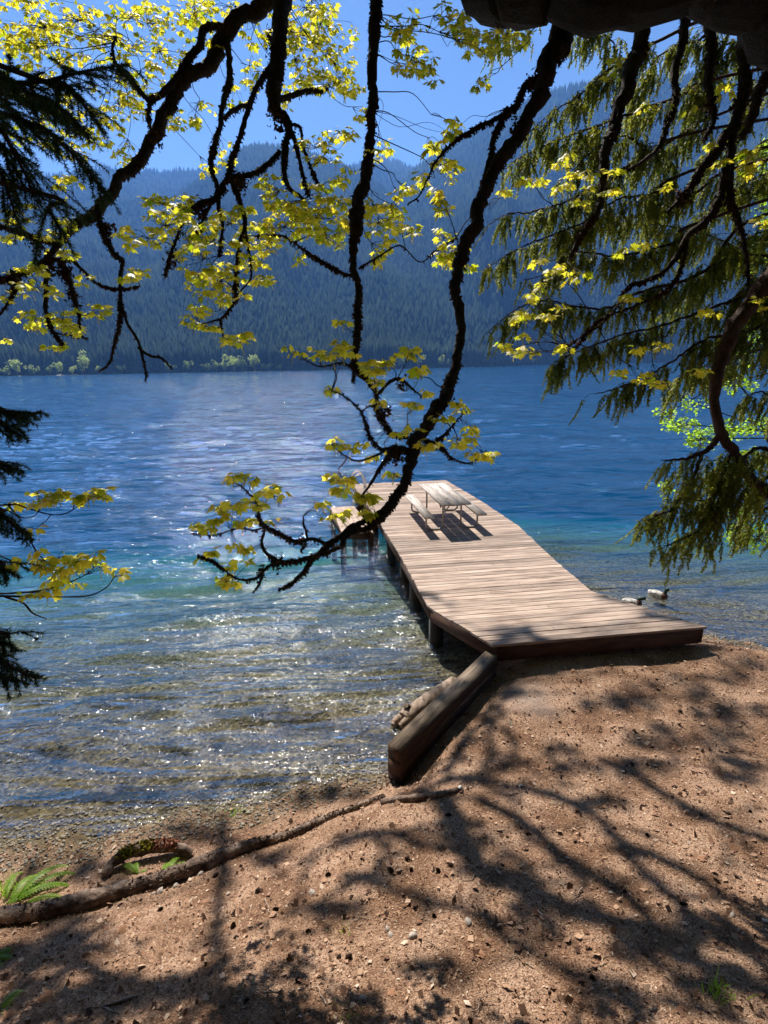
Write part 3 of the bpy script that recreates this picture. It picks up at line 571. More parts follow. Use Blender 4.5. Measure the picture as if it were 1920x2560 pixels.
T.append([(564, 70, 6, 12), (512, 74, 6, 11), (499, 113, 6, 10), (460, 165, 5.95, 10), (425, 217, 5.9, 9), (382, 247, 5.9, 9), (360, 244, 5.9, 7), (321, 195, 5.9, 6), (290, 160, 5.9, 4), (282, 120, 5.9, 4), (290, 90, 5.9, 3)])
T.append([(378, 250, 5.9, 6), (370, 290, 5.9, 5), (382, 330, 5.9, 4)])
T.append([(245, 530, 5.8, 8), (260, 586, 5.7, 7), (282, 629, 5.7, 6), (304, 655, 5.7, 6), (299, 712, 5.6, 5), (303, 759, 5.6, 5), (295, 824, 5.6, 4), (282, 880, 5.6, 4), (272, 910, 5.6, 3.5), (247, 929, 5.6, 2)])
T.append([(302, 757, 5.6, 4), (321, 811, 5.6, 4), (347, 863, 5.5, 4), (364, 924, 5.5, 3), (364, 952, 5.5, 2)])
T.append([(345, 868, 5.5, 4), (375, 890, 5.5, 4), (404, 896, 5.5, 3.5), (430, 924, 5.5, 2)])
T.append([(150, 606, 5.6, 8), (100, 664, 5.6, 8), (56, 686, 5.5, 7), (-20, 702, 5.5, 6)])
T.append([(100, 660, 5.6, 7), (150, 650, 5.6, 7), (182, 651, 5.5, 6), (208, 677, 5.5, 4), (250, 712, 5.5, 2), (304, 722, 5.5, 2), (350, 715, 5.5, 1.2)])
T.append([(117, 651, 5.5, 7), (113, 738, 5.5, 6), (121, 803, 5.5, 5), (130, 828, 5.5, 4), (152, 852, 5.5, 3), (152, 870, 5.5, 1.5)])
T.append([(158, 660, 5.5, 6), (187, 746, 5.5, 7), (197, 795, 5.5, 4), (200, 820, 5.5, 2)])
T.append([(45, 690, 5.5, 6), (35, 729, 5.4, 4), (0, 785, 5.4, 3), (-20, 800, 5.4, 3)])
T.append([(129, 830, 5.5, 3), (170, 838, 5.5, 2), (217, 845, 5.5, 1.5)])
T.append([(735, -300, 5.2, 24), (704, -10, 5.2, 23), (700, 65, 5.2, 22), (695, 130, 5.2, 21), (691, 187, 5.2, 20), (687, 234, 5.2, 20), (690, 275, 5.2, 17), (717, 304, 5.2, 8), (713, 369, 5.2, 8), (710, 434, 5.2, 7), (730, 477, 5.2, 6), (760, 499, 5.2, 4)])
T.append([(712, 300, 5.2, 8), (743, 369, 5.2, 6), (756, 434, 5.2, 5), (773, 490, 5.2, 3)])
T.append([(725, 310, 5.2, 5), (750, 320, 5.2, 4), (762, 380, 5.2, 4), (800, 470, 5.2, 2)])
T.append([(685, 155, 5.2, 8), (647, 208, 5.2, 7), (626, 260, 5.2, 7), (608, 325, 5.2, 7), (587, 378, 5.2, 7), (574, 430, 5.2, 7), (545, 480, 5.2, 6), (550, 530, 5.2, 6), (556, 570, 5.2, 4), (548, 640, 5.2, 2.5)])
T.append([(569, 100, 6, 8), (574, 195, 5.8, 8), (556, 260, 5.6, 7), (552, 312, 5.5, 7), (535, 369, 5.4, 7), (530, 430, 5.3, 6), (543, 477, 5.3, 6), (520, 520, 5.3, 5), (500, 570, 5.3, 3), (470, 600, 5.3, 2)])
T.append([(626, 262, 5.2, 6), (590, 270, 5.3, 6), (560, 300, 5.4, 6)])
T.append([(574, 432, 5.2, 6), (600, 508, 5.1, 6), (613, 564, 5.1, 6), (595, 629, 5.1, 4), (587, 712, 5.1, 4), (590, 745, 5.1, 3), (565, 785, 5.1, 3), (548, 798, 5.1, 3), (500, 812, 5.1, 1.5)])
T.append([(550, 800, 5.1, 2), (562, 850, 5.1, 1.8), (590, 868, 5.1, 1.2)])
T.append([(610, 560, 5.1, 4), (622, 620, 5.1, 3), (628, 690, 5.1, 2.5), (600, 730, 5.1, 2)])
T.append([(700, 380, 5.2, 6), (660, 420, 5.15, 7), (620, 440, 5.1, 7), (580, 440, 5.1, 7)])
T.append([(565, 470, 5.2, 6), (530, 500, 5.2, 6), (500, 510, 5.2, 6), (470, 540, 5.2, 5), (440, 600, 5.2, 4), (425, 640, 5.2, 5), (412, 690, 5.2, 4)])
T.append([(700, 250, 5.2, 8), (740, 235, 5.3, 7), (780, 225, 5.4, 6), (815, 222, 5.5, 4)])
T.append([(945, -300, 4.7, 18), (943, 0, 4.7, 17), (938, 87, 4.7, 16), (930, 174, 4.65, 14), (930, 260, 4.6, 13), (925, 325, 4.6, 12), (917, 391, 4.6, 16), (908, 456, 4.6, 16), (895, 521, 4.6, 18), (886, 573, 4.6, 19), (882, 616, 4.6, 12), (886, 673, 4.6, 10), (895, 729, 4.55, 10), (895, 781, 4.5, 10), (890, 846, 4.5, 10), (886, 902, 4.5, 9), (893, 927, 4.5, 10), (916, 947, 4.5, 9), (937, 979, 4.5, 7), (939, 1015, 4.5, 6), (957, 1051, 4.45, 6), (978, 1082, 4.45, 6), (1019, 1095, 4.4, 7)])
T.append([(886, 905, 4.5, 6), (884, 935, 4.5, 4), (885, 958, 4.5, 2)])
T.append([(885, 690, 4.6, 6), (860, 684, 4.6, 4), (800, 650, 4.7, 3), (740, 610, 4.8, 2.5), (700, 588, 4.9, 2), (640, 590, 5, 1.5)])
T.append([(897, 672, 4.6, 3), (950, 640, 4.6, 2.5), (1000, 615, 4.6, 2), (1050, 655, 4.6, 1.6), (1090, 625, 4.6, 1.6), (1140, 595, 4.6, 1.5)])
T.append([(1430, -200, 4.0, 30), (1420, 20, 4.0, 30), (1401, 84, 4.0, 29), (1377, 148, 4.0, 27), (1357, 212, 4.0, 24), (1322, 277, 4.0, 20), (1283, 346, 4.0, 19), (1243, 420, 4.0, 18), (1214, 494, 4.0, 18), (1184, 568, 4.0, 18), (1154, 638, 4.0, 18), (1140, 692, 4.0, 15), (1144, 741, 4.0, 14), (1149, 815, 4.0, 13), (1142, 890, 4.0, 13), (1130, 939, 4.0, 16), (1121, 965, 4.0, 17), (1096, 1015, 4.0, 19), (1065, 1056, 4.0, 18), (1044, 1107, 4.0, 18), (1029, 1148, 4.0, 16), (1008, 1200, 4.0, 14), (988, 1246, 4.0, 13), (962, 1278, 4.0, 13), (925, 1298, 4.0, 10), (896, 1312, 4.0, 9), (855, 1338, 4.0, 9), (819, 1369, 4.0, 9), (783, 1394, 4.0, 8), (757, 1430, 4.0, 6), (732, 1456, 4.0, 5), (696, 1476, 4.0, 2.5)])
T.append([(962, 1282, 4.0, 11), (935, 1310, 4.0, 9), (900, 1325, 3.98, 8), (865, 1340, 3.96, 7), (850, 1365, 3.95, 7), (825, 1378, 3.95, 7), (790, 1390, 3.95, 7)])
T.append([(850, 1342, 4.0, 7), (819, 1356, 4.0, 6), (778, 1348, 4.0, 5), (737, 1353, 4.05, 5), (696, 1333, 4.1, 5), (665, 1317, 4.1, 5), (648, 1292, 4.15, 4), (642, 1261, 4.2, 2.5), (614, 1225, 4.2, 2), (583, 1205, 4.2, 1.5)])
T.append([(785, 1392, 4, 6), (745, 1398, 4, 6), (706, 1404, 4, 6), (670, 1389, 4.05, 5), (655, 1358, 4.1, 4), (662, 1325, 4.1, 3)])
T.append([(706, 1402, 4, 5), (672, 1416, 4, 4), (640, 1445, 4, 4), (604, 1450, 4.05, 3), (573, 1435, 4.1, 2), (537, 1405, 4.1, 2), (496, 1389, 4.1, 1.5)])
T.append([(665, 1320, 4.1, 3), (630, 1325, 4.15, 2), (593, 1322, 4.2, 2), (532, 1338, 4.2, 1.6), (481, 1333, 4.2, 1.3)])
T.append([(655, 1440, 4, 4), (645, 1465, 4, 3), (630, 1482, 4, 2)])
T.append([(768, 1345, 4, 3), (760, 1310, 4, 3), (758, 1290, 4, 1.5)])
T.append([(1050, 1115, 4.0, 12), (1019, 1122, 4.0, 9), (985, 1125, 4.0, 9), (962, 1150, 4.0, 7), (926, 1210, 3.98, 4), (906, 1240, 3.98, 3), (898, 1280, 3.98, 2)])
T.append([(975, 1122, 4.0, 5), (947, 1118, 4.0, 3), (921, 1082, 4.0, 3), (903, 1030, 4.0, 2.5), (860, 990, 4.0, 2), (829, 977, 4.0, 1.5)])
T.append([(903, 1030, 4, 2), (925, 1015, 4, 1.5), (950, 1010, 4, 1.3)])
T.append([(960, 1128, 4.0, 4), (947, 1135, 4.0, 3), (896, 1153, 4.0, 2.5), (860, 1138, 4.0, 2), (829, 1112, 4.0, 1.4)])
T.append([(1060, 1100, 4.0, 8), (1101, 1118, 4.0, 6), (1126, 1143, 4.05, 2.5), (1167, 1158, 4.1, 2), (1193, 1148, 4.1, 1.6), (1219, 1128, 4.1, 1.2)])
T.append([(1085, 1108, 4.0, 5), (1112, 1085, 4.05, 4), (1135, 1060, 4.1, 2), (1157, 1035, 4.1, 1.4)])
T.append([(945, 985, 4.5, 4), (985, 950, 4.5, 5), (1010, 955, 4.5, 4), (1060, 995, 4.5, 1.6)])
T.append([(888, 920, 4.5, 4), (850, 908, 4.5, 2.5), (795, 915, 4.5, 2), (740, 880, 4.5, 1.5)])
T.append([(1362, 205, 4, 12), (1327, 205, 4.05, 10), (1288, 257, 4.1, 9), (1243, 321, 4.1, 8), (1228, 386, 4.1, 8), (1209, 455, 4.1, 6), (1190, 530, 4.1, 4)])
T.append([(1270, 270, 4.1, 7), (1248, 292, 4.1, 6), (1199, 316, 4.1, 6), (1149, 346, 4.1, 4), (1100, 390, 4.2, 3), (1075, 430, 4.25, 2.5), (1047, 490, 4.3, 2), (1020, 508, 4.3, 1.5)])
T.append([(1604, -60, 5.2, 22), (1604, 84, 5.2, 21), (1579, 163, 5.2, 20), (1555, 247, 5.2, 19), (1530, 321, 5.2, 16), (1510, 386, 5.2, 14), (1505, 470, 5.2, 11), (1500, 519, 5.2, 9), (1466, 568, 5.2, 8), (1421, 643, 5.2, 5)])
T.append([(1720, -60, 5.4, 13), (1713, 69, 5.4, 12), (1693, 163, 5.4, 11), (1693, 237, 5.4, 9), (1673, 306, 5.4, 8), (1639, 376, 5.4, 6), (1594, 410, 5.4, 4), (1535, 440, 5.4, 3)])
T.append([(1777, -60, 5.0, 13), (1777, 69, 5.0, 13), (1782, 148, 5.0, 13), (1777, 222, 5.0, 10), (1782, 300, 5.0, 8), (1760, 350, 5.0, 4)])
T.append([(1866, -60, 4.8, 16), (1856, 74, 4.8, 16), (1856, 148, 4.8, 16), (1851, 222, 4.8, 16), (1846, 297, 4.8, 14), (1832, 346, 4.8, 12), (1827, 470, 4.8, 10), (1837, 519, 4.8, 8), (1856, 593, 4.8, 6), (1868, 657, 4.8, 5), (1871, 720, 4.8, 4)])
T.append([(1841, 316, 4.8, 14), (1792, 371, 4.8, 13), (1733, 460, 4.85, 10), (1700, 500, 4.9, 7), (1668, 529, 4.9, 4)])
T.append([(1817, 420, 4.8, 12), (1792, 519, 4.85, 11), (1718, 593, 4.9, 9), (1683, 657, 4.95, 8), (1620, 700, 5, 5), (1570, 717, 5, 4), (1540, 770, 5, 3), (1495, 816, 5, 2.5), (1416, 865, 5, 1.5)])
T.append([(1960, 120, 4.3, 16), (1915, 200, 4.4, 15), (1880, 290, 4.5, 12), (1850, 350, 4.6, 10)])
T.append([(1720, 590, 4.9, 5), (1690, 700, 4.9, 4), (1600, 760, 4.9, 3.5), (1500, 800, 4.9, 3), (1430, 880, 4.9, 2)])
for tr in T: add_limb(tr, moss=620 if tr[0][3] > 4 else 160, msize=.019 if tr[0][2] > 4.5 else .016, n=8)
# drooping ragged clumps of dead leaves and lichen
for (x, y, d, n, sz) in [(975, 1060, 4.0, 80, .04), (1110, 970, 4, 60, .04), (995, 1140, 4, 90, .04), (925, 1330, 3.97, 60, .04), (1390, 130, 4, 120, .05), (1330, 190, 4, 90, .045), (1280, 300, 4, 60, .045), (1200, 560, 4.05, 60, .04), (440, 640, 5.2, 50, .05), (600, 450, 5.1, 90, .05), (500, 520, 5.2, 90, .05), (700, 270, 5.2, 90, .06), (640, 130, 5.5, 60, .06), (300, 560, 5.8, 60, .06), (180, 740, 5.5, 70, .05), (160, 670, 5.5, 90, .06), (90, 590, 5.5, 90, .06), (30, 690, 5.5, 60, .06), (110, 650, 5.5, 80, .06), (1000, 960, 4.5, 50, .035), (690, 1395, 4, 80, .035), (750, 1350, 4, 60, .03), (640, 1410, 4, 60, .03), (1850, 250, 4.8, 120, .05), (1780, 250, 5, 80, .05), (1700, 480, 4.9, 100, .05), (1640, 120, 5.2, 60, .05), (415, 325, 5.9, 50, .06)]:
    c = P(x, y, d); b_ = min(LIMBS[1:], key=lambda L_: np.min(np.linalg.norm(L_['p']-c, axis=1))); n = int(n*1.5); k = R.normal(size=(n, 3))*sz*.6+b_['p'][int(np.argmin(np.linalg.norm(b_['p']-c, axis=1)))]*.7+c*.3; k[:, 2] -= np.abs(R.normal(size=n))*sz*1.0
    V = k[:, None]+R.normal(size=(n, 4, 3))*sz*.28; b_['m'].add(V.reshape(-1, 3), np.arange(n*4).reshape(-1, 4), np.repeat(R.random(n), 4))
CL = """60,60,70,60,16;170,40,60,40,10;100,110,60,40,8;220,75,70,45,9;340,30,60,30,7;250,115,50,35,6;390,50,50,35,8;560,15,60,25,6;480,20,60,25,7;150,150,60,30,6;350,120,60,30,7;430,140,50,35,7;470,60,50,40,6;300,230,60,50,9;370,200,50,40,6;300,290,60,40,8;240,320,60,40,7;320,395,35,30,5;60,200,60,40,7;40,120,50,50,6;140,250,60,40,6;190,360,50,40,6;100,330,60,40,6;420,290,30,30,3;450,310,20,15,2;530,130,30,30,4;500,280,30,25,4;560,380,25,25,3;525,420,18,12,2;590,240,30,30,3
720,60,50,50,9;780,50,60,50,9;760,130,60,40,9;830,90,50,40,7;820,210,60,35,9;760,190,40,30,6;880,210,35,20,4;720,230,30,30,4;640,60,40,50,7;640,180,30,40,4;850,170,40,30,6;900,280,18,15,2;800,20,50,20,5;740,100,50,40,6
985,60,18,20,2;1000,100,22,28,3;1030,90,25,40,4;1010,160,38,20,5;1060,150,28,35,5;1085,210,12,12,1;1130,40,30,30,5;1150,85,38,30,6;1195,115,55,25,8;1250,90,45,22,6;1310,90,30,15,3;1205,215,18,12,2;1125,305,22,12,2;1120,330,18,10,1;1115,365,50,10,3;1118,435,25,30,5;1110,500,22,35,5;1108,590,22,25,3;1115,645,18,30,4;1165,660,15,10,1;1150,330,15,12,1;1065,445,14,16,2;1150,620,14,20,2
800,370,45,30,5;840,345,38,20,4;860,440,25,22,3;820,395,38,18,3;760,500,75,35,13;690,480,45,35,8;720,560,55,35,12;800,560,55,35,12;840,590,45,28,7;650,590,38,28,6;945,380,28,22,3;960,362,14,10,1;940,530,38,28,6;1000,530,24,18,4;960,575,45,28,8;1020,580,24,18,3;940,625,28,22,4;680,610,35,22,4;1005,490,18,16,2;745,645,15,8,1;770,540,60,30,8;850,520,30,30,5;1015,468,14,12,2
390,500,28,18,4;440,520,45,28,8;400,560,55,28,9;350,590,45,28,8;460,580,45,38,9;520,600,38,38,8;580,560,50,45,9;500,650,50,38,8;540,700,45,45,9;600,640,38,38,6;580,720,45,36,7;500,710,26,26,5;660,705,32,10,4;345,690,36,14,4;490,790,28,22,4;510,820,36,10,4;545,770,18,14,2;610,845,26,12,4;570,855,16,10,2;640,660,28,22,3
40,560,36,18,4;30,600,36,18,5;130,590,36,16,4;170,470,26,45,6;150,550,36,18,5;60,690,55,28,9;100,730,45,22,7;25,740,20,12,3;90,800,45,22,9;170,800,50,18,9;240,780,26,22,6;180,830,36,18,5;140,872,18,12,3;10,850,12,14,2;150,640,40,14,4;40,520,36,14,3;20,450,30,20,3;210,700,15,20,2
737,877,22,12,3;798,882,18,18,3;855,892,34,12,5;860,813,14,8,2;860,872,12,10,2;932,918,32,16,8;932,959,22,12,4;1019,887,22,10,4;978,902,18,12,3;1029,933,18,10,3;1060,933,7,7,1;824,972,14,8,2;955,1010,14,7,2;1021,1015,22,8,3;1073,990,12,8,2;1152,1010,16,8,2;1157,1033,14,4,2;1101,1046,14,12,3;1172,1074,16,10,2;1183,1097,14,10,2;1147,1107,22,12,5;1070,1118,28,10,4;1019,1082,18,8,3;1208,1138,28,8,5;839,1107,22,12,4;875,1125,8,6,1;901,1112,8,8,2;932,1138,14,8,2;839,1195,32,10,5;988,1189,18,8,3;855,1230,14,10,3;916,1246,22,6,4;855,1292,18,8,3;821,1307,7,7,1;916,1287,14,8,3;793,1266,16,5,2
578,1200,12,8,2;614,1200,12,10,2;634,1215,12,10,2;680,1235,28,10,4;640,1256,28,12,5;552,1276,22,8,4;583,1271,18,10,2;563,1297,18,8,2;619,1305,20,6,3;511,1320,28,8,5;670,1307,10,6,1;578,1363,12,6,2;624,1369,12,10,2;542,1384,12,4,1;501,1392,8,4,1;565,1420,10,5,2;614,1404,10,9,2;568,1453,22,6,4
93,1232,12,6,2;42,1266,8,6,2;93,1265,8,5,1;120,1247,12,8,3;145,1243,6,6,1;189,1247,10,7,2;228,1236,18,10,4;262,1232,5,8,1;251,1251,8,7,1;89,1322,6,4,1;42,1417,22,6,3;89,1398,18,10,3;116,1421,12,6,2;166,1398,28,10,5;193,1409,22,12,4;231,1398,12,8,2;251,1417,12,3,2;166,1429,12,6,2;189,1432,6,6,1;297,1436,10,4,2;127,1459,12,5,2;193,1463,7,6,1;120,1479,9,5,2;147,1455,10,5,1;69,1490,9,4,1
1416,395,10,8,2;1402,415,16,12,4;1431,445,10,10,2;1322,455,18,10,3;1347,462,12,13,2;1397,474,10,6,2;1416,470,12,8,3;1253,480,16,8,3;1476,435,18,6,3;1530,437,12,6,2;1471,480,10,8,2;1520,487,22,10,4;1461,514,22,6,4;1560,643,18,15,4;1614,618,18,6,3;1357,657,10,8,2;1397,677,22,12,4;1441,682,18,18,4;1352,717,6,10,2;1337,746,18,12,5;1317,786,22,8,5;1293,796,10,8,2;1253,870,18,10,4;1313,845,12,12,3;1317,880,32,10,7;1367,791,12,6,3;1397,776,10,6,2;1402,875,18,6,3;1589,751,10,8,2;1560,741,10,8,2;1664,860,28,10,4;1594,875,12,8,2;1525,198,8,8,2;1540,153,10,8,2;1617,272,10,12,3;1671,260,6,8,1;1728,287,10,10,2;1812,222,12,12,3;1782,363,6,8,2;1799,410,12,6,3;1881,395,22,18,6;1866,425,22,12,4;1659,475,8,6,2;1772,781,18,8,3;1901,761,12,12,3;1600,944,22,12,5;1651,958,18,10,4;1753,923,16,6,3;1549,930,12,9,2;1900,560,15,20,3"""
ZD = [6.6, 6.4, 4.8, 5.1, 5.2, 5.5, 4.2, 4.1, 3.2, 4.9]
def add_cluster(cx, cy, rx, ry, n, d, dj=.35, hubmax=1e9, sc=1.0):
    c = P(cx, cy, d)
    cand = [(float(np.min(np.linalg.norm(L_['p']-c, axis=1))), i) for i, L_ in enumerate(LIMBS) if L_['ok']]
    dist, li = min(cand); L_ = LIMBS[li]; k = int(np.argmin(np.linalg.norm(L_['p']-c, axis=1))); base = L_['p'][k]
    hub = c*.75+base*.25 if n > 2 else base
    if n > 2: tube(L_['g'], twig_curve(base, hub), np.linspace(.005, .003, 13), 4, cap=False)
    for _ in range(n):
        a = R.uniform(0, 6.28); q = math.sqrt(R.random()); tip = P(cx+rx*q*math.cos(a), cy+ry*q*math.sin(a), d+R.normal()*dj*min(1, n/5))
        tube(L_['g'], twig_curve(hub, tip), np.linspace(.0032, .0014, 13), 3, cap=False)
        maple_spray(L_['l'], L_['g'], L_['c'], tip, tip-hub+np.array([0, 0, .02]), sc=sc*R.uniform(.85, 1.15))
# thin left hand twigs over the water
m0 = len(LIMBS)
for tr in [[(-60, 1255, 3.2, 3), (0, 1263, 3.2, 2.5), (39, 1261, 3.2, 2), (77, 1274, 3.2, 2), (127, 1286, 3.2, 1.6), (166, 1282, 3.2, 1.4), (208, 1259, 3.2, 1.2), (235, 1240, 3.2, 1)],
           [(20, 1262, 3.2, 2), (50, 1292, 3.2, 1.5), (85, 1290, 3.2, 1.2), (112, 1255, 3.2, 1)],
           [(-60, 1478, 3.2, 4), (0, 1483, 3.2, 3), (85, 1479, 3.2, 2.5), (154, 1463, 3.2, 1.8), (200, 1444, 3.2, 1.5), (231, 1425, 3.2, 1.2)],
           [(-60, 1486, 3.2, 4), (0, 1490, 3.2, 3), (96, 1492, 3.2, 2.2), (212, 1490, 3.2, 1.8), (262, 1471, 3.2, 1.4), (287, 1440, 3.2, 1.1)],
           [(10, 1490, 3.2, 3), (58, 1509, 3.2, 2.6), (81, 1533, 3.2, 2.2), (116, 1548, 3.2, 1.4)],
           [(-50, 1375, 3.2, 2.5), (0, 1390, 3.2, 2), (40, 1408, 3.2, 1.8), (77, 1425, 3.2, 1.4), (135, 1427, 3.2, 1.2), (180, 1410, 3.2, 1)],
           [(70, 1330, 3.2, 2), (81, 1363, 3.2, 1.8), (96, 1386, 3.2, 1.6), (135, 1420, 3.2, 1.2)]]:
    add_limb(tr, moss=0, sides=6)
for zi, line in enumerate(CL.split('\n')):
    for c in line.split(';'):
        a = [float(v) for v in c.split(',')]; add_cluster(a[0], a[1], a[2]*(1.12 if zi < 5 else 1), a[3]*(1.12 if zi < 5 else 1), int(a[4]*(2.3 if zi < 2 else 1.7 if zi < 5 else 1.25 if zi in (5, 7) else 1)+.4), ZD[zi]+R.normal()*.1, sc=1.0 if ZD[zi] > 3.5 else .85)
# ---- unseen canopy above the frame: boughs and leaves shaped to cast the bank's shadows
def canopy_pt(px, py, extra=1.06, ground=True):
    g = onground(px, py)
    if py < 1612 and px > 1100 and py > 1480: g = G(px, py, DZ)
    s_ = SUN
    need = (H-g[2]+.60*g[1])/(s_[2]-.60*s_[1]); return g+s_*max(need, 9)*extra
def shadow_limb(pts, wpx, ex=1.06):
    C_ = [canopy_pt(x, y, ex) for x, y in pts]; L_ = []
    for (x, y), c in zip(pts, C_): g = onground(x, y); L_.append(wpx/F*np.dot(g-CAM, FW)/2)
    Q = catmull(np.column_stack([C_, L_]), 4); return add_limb(None, moss=25, msize=.06, pts=Q[:, :3], rad=Q[:, 3], sides=8, leafable=False)
SH = [([(1117, 1950), (1238, 1956), (1440, 2008), (1539, 2095), (1643, 2147), (1759, 2205), (1920, 2320), (2100, 2450)], 30),
      ([(1060, 1990), (1116, 2008), (1151, 2100), (1220, 2181), (1330, 2230), (1423, 2262), (1539, 2309), (1654, 2343), (1741, 2413), (1886, 2471), (2050, 2540)], 58),
      ([(900, 2085), (960, 2089), (1076, 2112), (1174, 2152)], 24), ([(1200, 2000), (1307, 2054), (1377, 2118), (1452, 2181), (1515, 2210), (1585, 2257), (1640, 2320)], 36),
      ([(860, 2190), (960, 2216), (1064, 2251), (1180, 2286), (1238, 2332), (1319, 2378), (1481, 2448), (1568, 2482), (1770, 2534), (1950, 2600)], 28),
      ([(1540, 2120), (1597, 2170), (1654, 2222), (1707, 2262), (1770, 2320), (1920, 2430), (2050, 2520)], 34), ([(1500, 1900), (1597, 1950), (1712, 2014), (1799, 2060), (1920, 2100), (2050, 2150)], 26),
      ([(1235, 1720), (1221, 1757), (1209, 1805), (1153, 1853), (1136, 1901), (1117, 1950)], 18), ([(1260, 1740), (1238, 1805), (1226, 1841), (1245, 1913)], 12),
      ([(560, 2060), (556, 2141), (538, 2297), (556, 2442), (567, 2600)], 24), ([(150, 2400), (255, 2442), (405, 2471), (521, 2488), (600, 2530)], 55),
      ([(700, 2290), (800, 2250), (900, 2200), (960, 2160)], 16), ([(1000, 1990), (1080, 1965), (1200, 1940), (1330, 1900)], 18)]
SH0 = list(SH)
for pts, wd in SH0:
    pp = catmull(np.array(pts, float), 4)
    for q in range(int(len(pp)*.42)+1):
        i = R.integers(1, len(pp)-1); a = math.atan2(*(pp[i+1 if i+1 < len(pp) else i]-pp[i-1])[::-1])+R.choice([-1, 1])*R.uniform(.3, .85); L0 = R.uniform(80, 240); c = pp[i]; pl = [tuple(c)]
        for k in range(3): a += R.normal()*.25; c = c+np.array([math.cos(a), math.sin(a)*.55])*L0/3; pl.append((float(c[0]), float(min(max(c[1], 1690), 2600))))
        SH.append((pl, R.uniform(6, 13)))
for pts, wd in SH: shadow_limb(pts, wd)
SB = [(1290, 1582, 60, 14, 14), (1330, 1600, 60, 10, 9), (1700, 1520, 90, 14, 14), (1650, 1545, 60, 12, 12), (1560, 1500, 60, 10, 7), (1740, 1550, 60, 8, 8), (1650, 1740, 130, 30, 26), (1830, 1790, 90, 40, 26), (1780, 1700, 120, 14, 14), (1550, 1760, 90, 18, 12), (1720, 1850, 150, 30, 22), (1600, 1920, 90, 22, 14), (1870, 1920, 90, 40, 22), (1430, 1930, 60, 20, 9),
      (1300, 1730, 50, 16, 6), (1240, 1740, 70, 30, 9), (1400, 1880, 50, 14, 7), (1170, 1830, 60, 40, 10), (1100, 1790, 40, 30, 7), (1520, 2010, 50, 20, 7), (1150, 2080, 80, 40, 12), (1250, 2180, 90, 40, 14), (1400, 2280, 100, 30, 12), (1650, 2380, 110, 30, 14), (1820, 2470, 90, 30, 16), (700, 2140, 120, 20, 12), (450, 2100, 100, 26, 12), (200, 2200, 160, 60, 22), (100, 2300, 120, 30, 20),
      (60, 2420, 110, 60, 46), (200, 2360, 110, 30, 22), (330, 2500, 130, 50, 26), (120, 2520, 130, 40, 30), (480, 2470, 80, 30, 14), (640, 2510, 60, 40, 8), (620, 1960, 160, 14, 12), (800, 1990, 120, 16, 12), (400, 1990, 160, 20, 12), (820, 2280, 90, 18, 8), (900, 2100, 70, 20, 8), (1080, 2430, 70, 14, 5), (1500, 2500, 60, 10, 4), (1050, 1700, 50, 20, 6), (1110, 1640, 60, 16, 8),
      (300, 1760, 200, 24, 14), (700, 1800, 160, 24, 12), (100, 1900, 150, 24, 12), (500, 1880, 160, 20, 10), (850, 1650, 90, 12, 6), (1800, 1620, 100, 10, 10), (1890, 1660, 80, 18, 10), (1560, 2130, 60, 20, 6), (1780, 2330, 90, 30, 10)]
m1 = len(LIMBS)
for L_ in LIMBS[m1-len(SH):m1]: L_['cn'] = True
for x, y, rx, ry, n in SB:
    gy = y; c0 = canopy_pt(x, y); li = min(range(m1-len(SH), m1), key=lambda i: np.min(np.linalg.norm(LIMBS[i]['p']-c0, axis=1))); L_ = LIMBS[li]
    base = L_['p'][int(np.argmin(np.linalg.norm(L_['p']-c0, axis=1)))]; tube(L_['g'], twig_curve(base, c0), np.linspace(.022, .012, 13), 5, cap=False)
    for _ in range(int(n*1.25)):
        a = R.uniform(0, 6.28); q = math.sqrt(R.random()); tip = canopy_pt(x+rx*q*math.cos(a), y+ry*q*math.sin(a), 1.06+R.uniform(0, .05))
        tube(L_['g'], twig_curve(c0, tip), np.linspace(.008, .003, 13), 3, cap=False); maple_spray(L_['l'], L_['g'], L_['c'], tip, tip-c0, sc=1.55, catk=0)
for L_ in LIMBS[:]:
    o = L_['w'].build('limb', M['bark'] if L_ is not big else M['barkdark'], maple, True)
    if sum(len(v) for v in L_['m'].V): L_['m'].build('moss', M['moss'], o)
    if L_['g'].V: L_['g'].build('twigs', M['bark'], o)
    if L_['l'].V: L_['l'].build('leaves', M['maple'], o)
    if L_['c'].V: L_['c'].build('catkins', M['catkin'], o)

# ================================================================== PART 4: conifers and alder
def cedar_template(seed, L_=.29):
    g = np.random.default_rng(seed); V = []; Fs = []; A = []
    n = 15; pts = [np.array([0, 0, 0.])]; d = np.array([.25, .0, -1.]) 
    for k in range(n): d = d+np.array([g.normal()*.07, g.normal()*.07, -.08]); d /= np.linalg.norm(d); pts.append(pts[-1]+d*L_/n)
    def blade(a, t, ln, wd, v):
        t = t/np.linalg.norm(t); s_ = np.cross(t, g.normal(size=3)); s_ /= np.linalg.norm(s_); k = len(V)*1
        V.extend([a, a+t*ln*.45+s_*wd, a+t*ln, a+t*ln*.45-s_*wd]); Fs.append([k, k+1, k+2, k+3]); A.extend([v]*4)
    for k in range(n):
        f = 1-k/n*.65
        for sd in (-1, 1):
            for m_ in range(3):
                t = np.array([g.normal()*.5, sd*(.75+g.normal()*.25), -.9+g.normal()*.3]); blade(pts[k], t, L_*.20*f*g.uniform(.6, 1.3), .0068, g.uniform(.2, .8))
        blade(pts[k], pts[k+1]-pts[k], L_/n*1.4, .004, .5)
    return np.array(V), np.array(Fs), np.array(A)
CT = [cedar_template(100+i) for i in range(7)]
cedar = thing('cedar_tree', 'dark green cedar at the right edge with drooping fringed sprays hanging over the water', 'tree')
